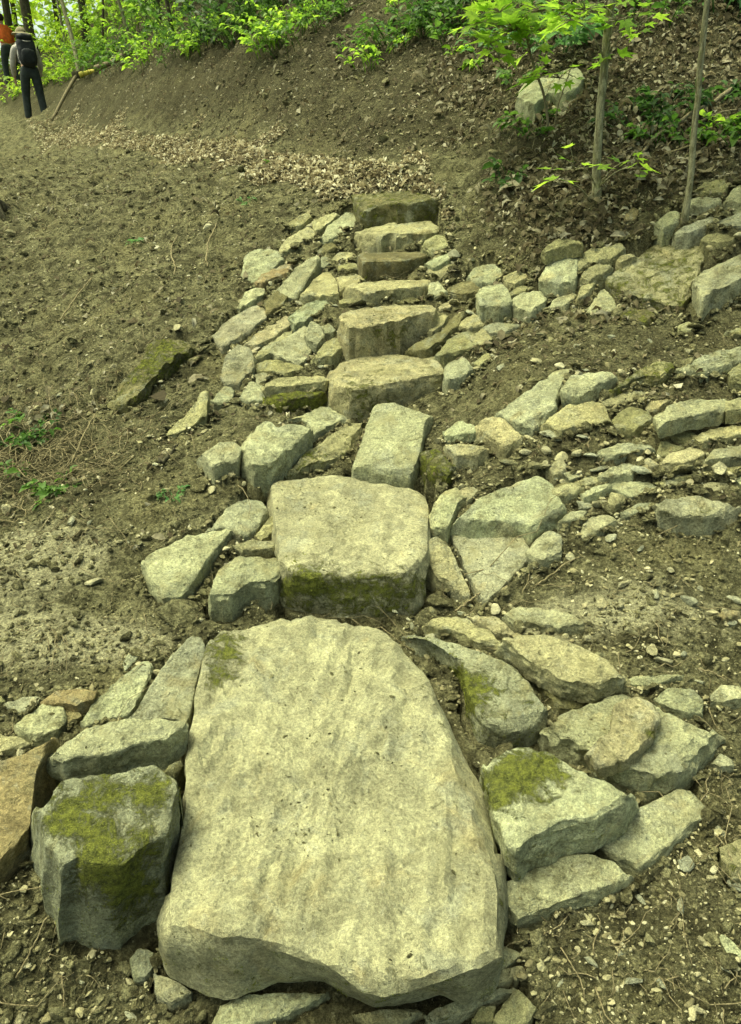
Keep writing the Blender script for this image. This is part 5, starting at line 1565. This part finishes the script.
stick('root', 'second white root beside the long one in lower left dirt', 'root', [(64, 1022, .01), (66, 1004, .02), (64, 984, .03)], .002, .0018, 'root')
stick('root', 'straw coloured stalk lying on dirt right of the slab corner', 'root', [(560, 952, .015), (570, 968, .018), (582, 990, .012), (584, 1002, .01)], .0018, .0014, 'root')
stick('root', 'curled root on the dark dirt under the flat poking slab', 'root', [(678, 868, .01), (682, 858, .02), (678, 850, .02)], .003, .002, 'root')
stick('root', 'pale root snaking down the bank above the mossy boulder', 'root', [(172, 290, .01), (176, 270, .03), (170, 255, .02), (178, 240, .03)], .005, .004, 'root')
stick('root', 'thin pale root beside the far left of the rubble', 'root', [(208, 270, .02), (207, 255, .04), (212, 240, .03), (218, 225, .02)], .005, .004, 'root')
stick('root', 'long straight stalk lying on the lower spoil bank', 'root', [(60, 325, .02), (75, 305, .03), (92, 283, .03)], .005, .004, 'root')
stick('root', 'rootlet tangle hanging from the dark hollow in the bank', 'root', [(72, 468, .02), (84, 448, .05), (92, 432, .05), (96, 420, .03)], .004, .003, 'root')
stick('dead_leaf_clump', 'curled dead brown leaves on wet soil left of the pale row', 'dead leaves', [(160, 466, .01), (172, 462, .04), (180, 452, .04)], .012, .004, 'bark')

# dark butt of a trunk cut by the left picture edge
b = gpt(-8, 212)
tr = thing('tree_stump', 'dark weathered tree stump at the left picture edge on the bank', 'stump', b)
mb = MB(); ang = .5
Pt = np.array([[-.25, .1, -.2], [-.15, .05, .05], [0, 0, .22], [.02, .02, .42], [.0, .05, .52]])
mb.tube(spline(Pt, 14), np.array([.2, .19, .17, .155, .15, .14, .14, .14, .14, .135, .135, .13, .12, .1]), 16, .03, 3)
link('trunk', mb.mesh('trunk'), M['bark'], tr)
rb = MB()
for a in (-.6, .3, 1.2, 2.4):
    rb.tube(np.array([[0, 0, .12], [math.cos(a) * .2, math.sin(a) * .2 - .05, .02], [math.cos(a) * .38, math.sin(a) * .38 - .1, -.12]]), np.array([.07, .05, .02]), 8, .01, a)
link('roots', rb.mesh('roots'), M['bark'], tr)
tr.scale = (.62, .62, .75)


# woodland behind
def tree(label, px, Y, rad, hgt, seed, mat='bark', lmat='leaf_far', lean=0.0, nl=900, group='trunks of the woodland'):
    rs = np.random.RandomState(seed)
    d = ray(px, 40); x = d[0] / d[1] * Y
    z = ground(x, Y)[0]
    b = np.array([x, Y, z])
    root = thing('tree', label, 'tree', b, group)
    t = np.linspace(0, 1, 16)
    P = np.stack([lean * hgt * t + rs.normal(0, .03, 16).cumsum() * .6, rs.normal(0, .03, 16).cumsum() * .5, -.2 + t * hgt], 1)
    R = rad * (1 - .7 * t); R[0] *= 1.5
    link('trunk', MB().tube(P, R, 10, rad * .12, seed).mesh('trunk'), M[mat], root)
    br, LP, LD = MB(), [], []
    nb = 16
    for q in range(nb):
        u = rs.uniform(.22, .98); i = int(u * 15)
        a = rs.uniform(0, 2 * np.pi); L = hgt * rs.uniform(.1, .26)
        e = P[i] + np.array([math.cos(a) * L, math.sin(a) * L, L * rs.uniform(-.1, .5)])
        mid = (P[i] + e) / 2 + [0, 0, L * .08]
        br.tube(np.array([P[i], mid, e]), np.array([R[i] * .35, R[i] * .22, R[i] * .06]), 5)
        k = nl // nb
        s = rs.uniform(.25, 1.05, k)[:, None]
        p = np.where(s < .5, P[i] + (mid - P[i]) * s * 2, mid + (e - mid) * (s - .5) * 2) + rs.normal(0, L * .16, (k, 3)) * [1, 1, .55]
        LP.append(p); dd = rs.normal(size=(k, 3)) * [1, 1, .3]; LD.append(dd / np.linalg.norm(dd, axis=1)[:, None])
    link('branches', br.mesh('branches'), M[mat], root)
    link('crown', leaves(np.vstack(LP), np.vstack(LD), .11 + .004 * Y, seed, 'oval', .5), M[lmat], root)
    return root


wood = [(12, 27, .2, 15, 'leaf_far', 0.0, 'dark straight trunk nearest the top left corner'), (32, 24, .22, 16, 'leaf_far', -.02, 'thicker dark trunk second from the top left corner'), (18, 33, .16, 14, 'leaf_far', .02, 'thin dark trunk between the two corner trunks'),
        (88, 21, .14, 13, 'leaf_bright', -.03, 'dark trunk above the leaning stake'), (60, 30, .12, 14, 'leaf_far', 0, 'slim trunk left of the trunk above the stake'), (118, 25, .12, 13, 'leaf_mid', .02, 'slim shaded trunk above the yellow green crest shrub'),
        (152, 18, .07, 9, 'leaf_mid', .02, 'thin understory tree above the crest'), (196, 14, .05, 8, 'leaf_mid', -.03, 'thin pale stem tree above the dark bank hollow'), (215, 20, .13, 13, 'leaf_dark', .03, 'shaded tree behind the thin pale stem tree'),
        (250, 17, .14, 13, 'leaf_dark', -.02, 'shaded tree uphill of the taller leafy shrub'), (290, 14, .12, 12, 'leaf_dark', 0, 'dark tree behind the pale bent branch'), (330, 16, .15, 13, 'leaf_dark', .02, 'dark tree upslope of the bare bank'),
        (170, 30, .16, 15, 'leaf_bright', 0, 'tall bright crowned tree far above the crest'), (-20, 26, .2, 15, 'leaf_far', .01, 'bright crowned tree just outside the top left corner'), (420, 18, .18, 14, 'leaf_dark', 0, 'dark tree uphill of the green patch'), (240, 36, .2, 16, 'leaf_mid', 0, 'distant shaded tree high on the hill')]
for i, (px, Y, rad, hg, lm, ln, lab) in enumerate(wood):
    tree(lab, px, Y, rad * .62, hg, 700 + i, 'bark', lm, ln, 1500)

# the rest of the wood, too far off to count
rs = np.random.RandomState(88)
n = 60000
Y = rs.uniform(26, 62, n); az = rs.uniform(-.85, .55, n); x = az * Y
z = base_z(x, Y) + rs.uniform(0, 1, n) ** 1.2 * 11
P = np.stack([x, Y, z], 1)
k = fbm(P * np.array([.33, .33, .42]), 3) > -.12
P = P[k]; n = len(P)
dd = rs.normal(size=(n, 3)) * [1, 1, .3]
link('far_woodland', leaves(P, dd / np.linalg.norm(dd, axis=1)[:, None], .34, 5, 'oval', .6), M['leaf_far'], kind='stuff')

for i, (px, py, lean, rad, mt, lab) in enumerate([(70, 62, -.10, .028, 'bark_pale', 'thin pale stem between the two walkers and the stake'), (105, 50, .12, .02, 'bark', 'slender dark stem leaning over the crest shrubs'), (134, 48, -.22, .022, 'bark_pale', 'pale leaning stem above the pale crest logs'),
        (146, 40, .15, .016, 'bark', 'thin dark stem crossing the pale leaning one'), (176, 44, -.06, .025, 'bark', 'dark stem behind the lush crest shrub'), (207, 42, -.05, .04, 'bark_pale', 'pale straight stem rising above the dark bank hollow'),
        (243, 30, .2, .016, 'twig', 'bent twiggy stem in the shade above the crest'), (262, 24, -.25, .014, 'twig', 'twiggy stem leaning away above the bushy shrub'), (222, 30, .1, .02, 'bark', 'dark stem in the shaded thicket'), (160, 30, .05, .03, 'bark', 'straight dark stem in the middle of the thicket')]):
    p = hit(px, py); p[2] = ground(p[0], p[1])[0]
    rs = np.random.RandomState(820 + i)
    rt = thing('understory_tree', lab, 'tree', tuple(p), 'thin stems of the thicket above the crest')
    t = np.linspace(0, 1, 18); hh = 5.5
    P = np.stack([lean * hh * t + rs.normal(0, .03, 18).cumsum() * .5, rs.normal(0, .03, 18).cumsum() * .4, -.1 + hh * t], 1)
    link('trunk', MB().tube(P, rad * (1.2 - .7 * t), 8, rad * .1, i).mesh('trunk'), M[mt], rt)
    LP, LD = [], []
    br = MB()
    for q in range(9):
        k = rs.randint(3, 17); a = rs.uniform(0, 6.28); L = rs.uniform(.4, 1.0)
        e = P[k] + np.array([math.cos(a) * L, math.sin(a) * L, rs.uniform(.05, .5)])
        b2 = MB().tube(spline(np.array([P[k], (P[k] + e) / 2 + rs.normal(0, .05, 3), e]), 7), np.linspace(rad * .35, rad * .1, 7), 5)
        link('branch', b2.mesh('branch'), M[mt], rt)
        for u in range(16):
            f = rs.uniform(.35, 1.05)
            LP.append(P[k] + (e - P[k]) * f + rs.normal(0, .09, 3)); d = rs.normal(size=3) * [1, 1, .3]; LD.append(d / np.linalg.norm(d))
    link('foliage', leaves(np.array(LP), np.array(LD), .075, 830 + i, 'oval', .4), M['leaf_bright' if px < 180 else 'leaf_mid'], rt)


# ------------------------------------------------------------------ the two walkers on the path
def skin_fig(name, joints, edges, mat, parent, root=0, sub=2, lab=None):
    me = bpy.data.meshes.new(name)
    keys = list(joints)
    idx = {k: i for i, k in enumerate(keys)}
    me.from_pydata([joints[k][:3] for k in keys], [(idx[a], idx[b]) for a, b in edges], [])
    o = bpy.data.objects.new(name, me); COL.objects.link(o)
    o.modifiers.new('skin', 'SKIN').use_smooth_shade = True
    sv = me.skin_vertices[0].data
    for k in keys:
        r_ = joints[k][3]; r2 = joints[k][4] if len(joints[k]) > 4 else r_
        sv[idx[k]].radius = (r_, r2); sv[idx[k]].use_root = (idx[k] == root)
    sd = o.modifiers.new('sub', 'SUBSURF'); sd.levels = sub; sd.render_levels = sub
    me.materials.append(mat)
    o.parent = parent
    return o


def hand(J, E, wrist, pre, d, palm_dir, side):
    """palm with four unequal fingers and a thumb, slightly curled"""
    w = np.array(J[wrist][:3]); d = np.array(d, float); d /= np.linalg.norm(d)
    s = np.array(side, float); n = np.array(palm_dir, float)
    J[pre + 'palm'] = (*(w + d * .05), .022, .014); E.append((wrist, pre + 'palm'))
    J[pre + 'knuckle'] = (*(w + d * .085), .026, .013); E.append((pre + 'palm', pre + 'knuckle'))
    for i, (o_, L) in enumerate([(-.03, .062), (-.01, .075), (.01, .07), (.03, .055)]):
        k0 = w + d * .092 + s * o_
        k1 = k0 + d * L * .55 + n * .008; k2 = k1 + d * L * .4 + n * .025
        J[f'{pre}f{i}a'] = (*k0, .009); J[f'{pre}f{i}b'] = (*k1, .0085); J[f'{pre}f{i}c'] = (*k2, .0075)
        E += [(pre + 'knuckle', f'{pre}f{i}a'), (f'{pre}f{i}a', f'{pre}f{i}b'), (f'{pre}f{i}b', f'{pre}f{i}c')]
    t0 = w + d * .03 - s * .03; t1 = w + d * .065 - s * .05 + n * .012
    J[pre + 't0'] = (*t0, .011); J[pre + 't1'] = (*t1, .009); J[pre + 't2'] = (*(t1 + d * .03 + n * .01), .008)
    E += [(pre + 'palm', pre + 't0'), (pre + 't0', pre + 't1'), (pre + 't1', pre + 't2')]


def ellipsoid(c, r, seed=0, jit=0.0, cut=None, n=3):
    bm = bmesh.new(); bmesh.ops.create_icosphere(bm, subdivisions=n, radius=1.0)
    v = np.array([q.co[:] for q in bm.verts]); f = np.array([[w.index for w in p.verts] for p in bm.faces]); bm.free()
    if cut is not None: v[:, 2] = np.maximum(v[:, 2], cut)
    v = v * np.array(r) + np.array(c)
    if jit: v += jit * np.stack([fbm(v * 14 + s_ + seed, 2) for s_ in (0, 9, 18)], 1)
    return v, f


def superbox(c, r, p=4.0, n=4, jit=0.0, seed=0):
    v, f = ellipsoid((0, 0, 0), (1, 1, 1), n=n)
    v = v / (np.sum(np.abs(v) ** p, 1) ** (1 / p))[:, None] * np.array(r)
    if jit: v = v + jit * np.stack([fbm(v * 9 + s_ + seed, 3) for s_ in (0, 9, 18)], 1)
    return v + np.array(c), f


def person(label, loc, rz, shirt, trousers, scale, hat, stride, bend, arms_bare, group='walkers on the path'):
    root = thing('person', label, 'person', loc, group)
    root.rotation_euler = (0, 0, rz); root.scale = (scale,) * 3
    # x right, y forward (away), z up; pelvis first
    by = bend
    sh = np.array([0, .34 * by, 1.42 - .10 * by]); nk = sh + [0, .05 * by + .02, .07]; hd = nk + [0, .10 * by, .15 - .03 * by]
    fl = (-stride[0], stride[1], .07); fr = (stride[0], -stride[1], .07)
    J = {'pelvis': (0, 0, .95, .13, .10), 'waist': (0, .1 * by, 1.10, .125, .09), 'chest': (0, .25 * by, 1.30, .15, .105), 'neckb': (*sh, .075, .065), 'neck': (*nk, .052), 'head0': (*(nk + [0, .02, .07]), .068, .078),
         'head': (*hd, .078, .095), 'crown': (*(hd + [0, 0, .085]), .06, .075)}
    E = [('pelvis', 'waist'), ('waist', 'chest'), ('chest', 'neckb'), ('neckb', 'neck'), ('neck', 'head0'), ('head0', 'head'), ('head', 'crown')]
    T = {'pelvis': (0, 0, .97, .165, .125), 'belt': (0, .04 * by, 1.05, .15, .11)}; TE = [('pelvis', 'belt')]
    S = {'chest': (0, .25 * by, 1.29, .175, .125), 'waist': (0, .1 * by, 1.12, .155, .115), 'hem': (0, .02, 1.0, .165, .125), 'neckb': (*(sh - [0, 0, .02]), .095, .08)}; SE = [('chest', 'waist'), ('waist', 'hem'), ('chest', 'neckb')]
    for s, ft, nm in ((-1, fl, 'l'), (1, fr, 'r')):
        hip = np.array([s * .095, 0, .90]); ank = np.array(ft); kn = (hip + ank) / 2 + [s * .005, .045, .03]
        J[nm + 'hip'] = (*hip, .088); J[nm + 'knee'] = (*kn, .055); J[nm + 'calf'] = (*(kn * .62 + ank * .38 - [0, .015, 0]), .055); J[nm + 'ank'] = (*ank, .038); J[nm + 'toe'] = (*(ank + [s * .02, .16, -.035]), .036, .028)
        E += [('pelvis', nm + 'hip'), (nm + 'hip', nm + 'knee'), (nm + 'knee', nm + 'calf'), (nm + 'calf', nm + 'ank'), (nm + 'ank', nm + 'toe')]
        T[nm + 'hip'] = (*hip, .112); T[nm + 'knee'] = (*kn, .080); T[nm + 'calf'] = (*(kn * .5 + ank * .5), .078); T[nm + 'hemt'] = (*(ank + [0, 0, .02]), .068)
        TE += [('pelvis', nm + 'hip'), (nm + 'hip', nm + 'knee'), (nm + 'knee', nm + 'calf'), (nm + 'calf', nm + 'hemt')]
        shd = sh + [s * .185, 0, -.03]; el = shd + [s * .07, .04 + .05 * by, -.27]; wr = el + [-s * .02, .16, -.20]
        J[nm + 'sh'] = (*shd, .06); J[nm + 'el'] = (*el, .042); J[nm + 'fa'] = (*(el * .7 + wr * .3), .042); J[nm + 'wr'] = (*wr, .027)
        E += [('neckb', nm + 'sh'), (nm + 'sh', nm + 'el'), (nm + 'el', nm + 'fa'), (nm + 'fa', nm + 'wr')]
        hand(J, E, nm + 'wr', nm, wr - el, (0, .3, -.6), (0, s * 1.0, 0) if False else (s * .3, .7, .4))
        S[nm + 'sh'] = (*shd, .078); S[nm + 'el'] = (*el, .060)
        SE += [('neckb', nm + 'sh'), (nm + 'sh', nm + 'el')]
        if not arms_bare:
            S[nm + 'cuff'] = (*(wr * .95 + el * .05), .045); SE += [(nm + 'el', nm + 'cuff')]
        bt = MB()
        v, f = superbox(ank + [s * .01, .05, -.02], (.052, .145, .048), 3); bt.add(v, None, f)
        bt.tube(np.array([ank + [0, 0, -.02], ank + [0, 0, .08]]), np.array([.055, .058]), 12)
        link('boot', bt.mesh('boot'), M['boot'], root)
    skin_fig('body', J, E, M['skin'], root)
    skin_fig('trousers', T, TE, trousers, root)
    skin_fig('shirt', S, SE, shirt, root)
    # the face on the far side: nose, eyes, ears
    fc = MB()
    v, f = ellipsoid(hd + [0, .105, -.01], (.014, .022, .026)); fc.add(v, None, f)
    for s in (-1, 1):
        v, f = ellipsoid(hd + [s * .082, .0, -.01], (.012, .022, .034)); fc.add(v, None, f)
    link('face', fc.mesh('face'), M['skin'], root)
    if hat:
        hb = MB()
        v, f = ellipsoid(hd + [0, 0, .05], (.100, .118, .10), 1, .006, -.2); hb.add(v, None, f)
        v, f = ellipsoid(hd + [0, .0, .045], (.185, .20, .016), 4, .014); v[:, 2] -= .9 * (np.hypot(v[:, 0] - hd[0], v[:, 1] - hd[1]) ** 2); hb.add(v, None, f)
        link('hat', hb.mesh('hat'), M['hat'], root)
    hr = MB()
    v, f = ellipsoid(hd + [0, -.018, .02], (.092, .102, .105), 2, .01, -.75); hr.add(v, None, f)
    link('hair', hr.mesh('hair'), M['hair'], root)
    return root, sh


pb = at(38, 121, 16.8); pb[2] = ground(pb[0], pb[1])[0]
rz = math.atan2(-pb[0], pb[1]) + .15
fig, shp = person('person in wide brimmed hat and dark trousers seen from behind on the path', tuple(pb), rz, M['pale_shirt'], M['trousers'], 1.0, True, (.15, .10), .55, False)
# the pack on that back
pk = thing('backpack', 'black rounded backpack worn by the walker in the wide hat', 'backpack', tuple(pb))
pk.rotation_euler = (0, 0, rz)
cb = np.array([0, -.06, 1.26])
mb = MB(); v, f = superbox(cb, (.165, .12, .27), 3.2, jit=.012, seed=3); v[:, 1] += (v[:, 2] - cb[2]) * .18; mb.add(v, None, f)
link('bag', mb.mesh('bag'), M['pack'], pk)
mb = MB(); v, f = superbox(cb + [0, -.125, -.09], (.125, .05, .13), 3.2, jit=.01, seed=5); mb.add(v, None, f)
link('front_pocket', mb.mesh('front_pocket'), M['pack'], pk)
mb = MB(); v, f = superbox(cb + [0, -.02, .24], (.15, .12, .06), 3, jit=.01, seed=8); v[:, 1] += .045; mb.add(v, None, f)
link('lid', mb.mesh('lid'), M['pack'], pk)
for s in (-1, 1):
    mb = MB(); mb.tube(spline(np.array([cb + [s * .10, .14, .22], cb + [s * .13, .32, .16], cb + [s * .15, .34, -.02], cb + [s * .15, .12, -.2]]), 12), .022, 6)
    link('shoulder_strap', mb.mesh('shoulder_strap'), M['pack'], pk)
mb = MB(); mb.tube(np.array([cb + [-.07, -.165, .16], cb + [.0, -.17, .15], cb + [.07, -.165, .16]]), .008, 6)
link('buckle_strap', mb.mesh('buckle_strap'), M['metal'], pk)

p2 = at(16, 96, 23.0); p2[2] = ground(p2[0], p2[1])[0]
person('dark haired person in orange shirt half cut by the left picture edge', tuple(p2), math.atan2(-p2[0], p2[1]) + .5, M['orange'], M['trousers'], 1.03, False, (.12, .05), .25, True)

# the leaning stick and the bits of pale wood by the crest
a0 = hit(52, 119); a1 = at(78, 84, hit(78, 88)[1] - .15)
a0[2] = ground(a0[0], a0[1])[0] + .05; a1[2] = max(a1[2], ground(a1[0], a1[1])[0] + .10)
mb = MB().tube(spline(np.array([a0 - [0, 0, .04], (a0 + a1) / 2, a1]) - a0, 10), np.linspace(.020, .024, 10), 8)
lp = link('walking_pole', None, None, None, a0, 'pale wooden tool handle leaning on the bank behind the walker', 'tool') if False else None
for _t in np.linspace(0, 1, 9):                       # keep the whole handle clear of the bank
    q_ = a0 + (a1 - a0) * _t
    a1[2] += max(0, ground(q_[0], q_[1])[0] + .04 - q_[2]) / max(.25, _t)
mb = MB().tube(spline(np.array([a0 - [0, 0, .04], (a0 + a1) / 2, a1]) - a0, 10), np.linspace(.026, .03, 10), 8)
tl = thing('hoe', 'long handled pale tool leaning on the bank right of the walker', 'tool', tuple(a0))
link('handle', mb.mesh('handle'), M['twig'], tl)
dv = (a1 - a0)
mb = MB(); v, f = superbox(dv + [.02, -.02, .0], (.10, .022, .06), 4, n=3); mb.add(v, None, f)
link('blade', mb.mesh('blade'), M['bark'], tl)
c0 = at(81, 83, hit(81, 85)[1] - .1)
c1 = at(74, 45, c0[1] + .3); c2 = at(62, 2, c0[1] + .5)
mb = MB().tube(spline(np.array([c0 - [0, 0, .1], c1, c2, c2 + (c2 - c1)]) - c0, 20), np.linspace(.042, .028, 20), 8, .006)
sp_ = thing('pole_tree', 'thin pale leaning pole stem above the tool on the crest', 'sapling', tuple(c0))
link('trunk', mb.mesh('trunk'), M['bark_pale'], sp_)
rs = np.random.RandomState(5)
LP = np.array([(c2 - c0) + (c2 - c1) + rs.normal(0, .5, 3) * [1, 1, .5] for _ in range(160)]); LD = rs.normal(size=(160, 3))
link('crown', leaves(LP, LD / np.linalg.norm(LD, axis=1)[:, None], .12, 9, 'oval', .4), M['leaf_bright'], sp_)
for i, (px, py, L, mt, lab) in enumerate([(90, 82, .34, 'yellow', 'yellow painted short log on the crest beside the tool'), (112, 74, .6, 'twig', 'pale weathered log lying along the crest'), (135, 62, .7, 'twig', 'shorter pale log lying further along the crest')]):
    p = gpt(px, py)
    dr = np.array([.9, -.1, .14 + .1 * i]); dr /= np.linalg.norm(dr)
    mb = MB().tube(spline(np.array([-dr * L / 2, [0, 0, .01], dr * L / 2]), 10) + [0, 0, .05], np.linspace(.042, .034, 10), 10, .010, i)
    o = link('log', mb.mesh('log'), M[mt], None, p, lab, 'log')
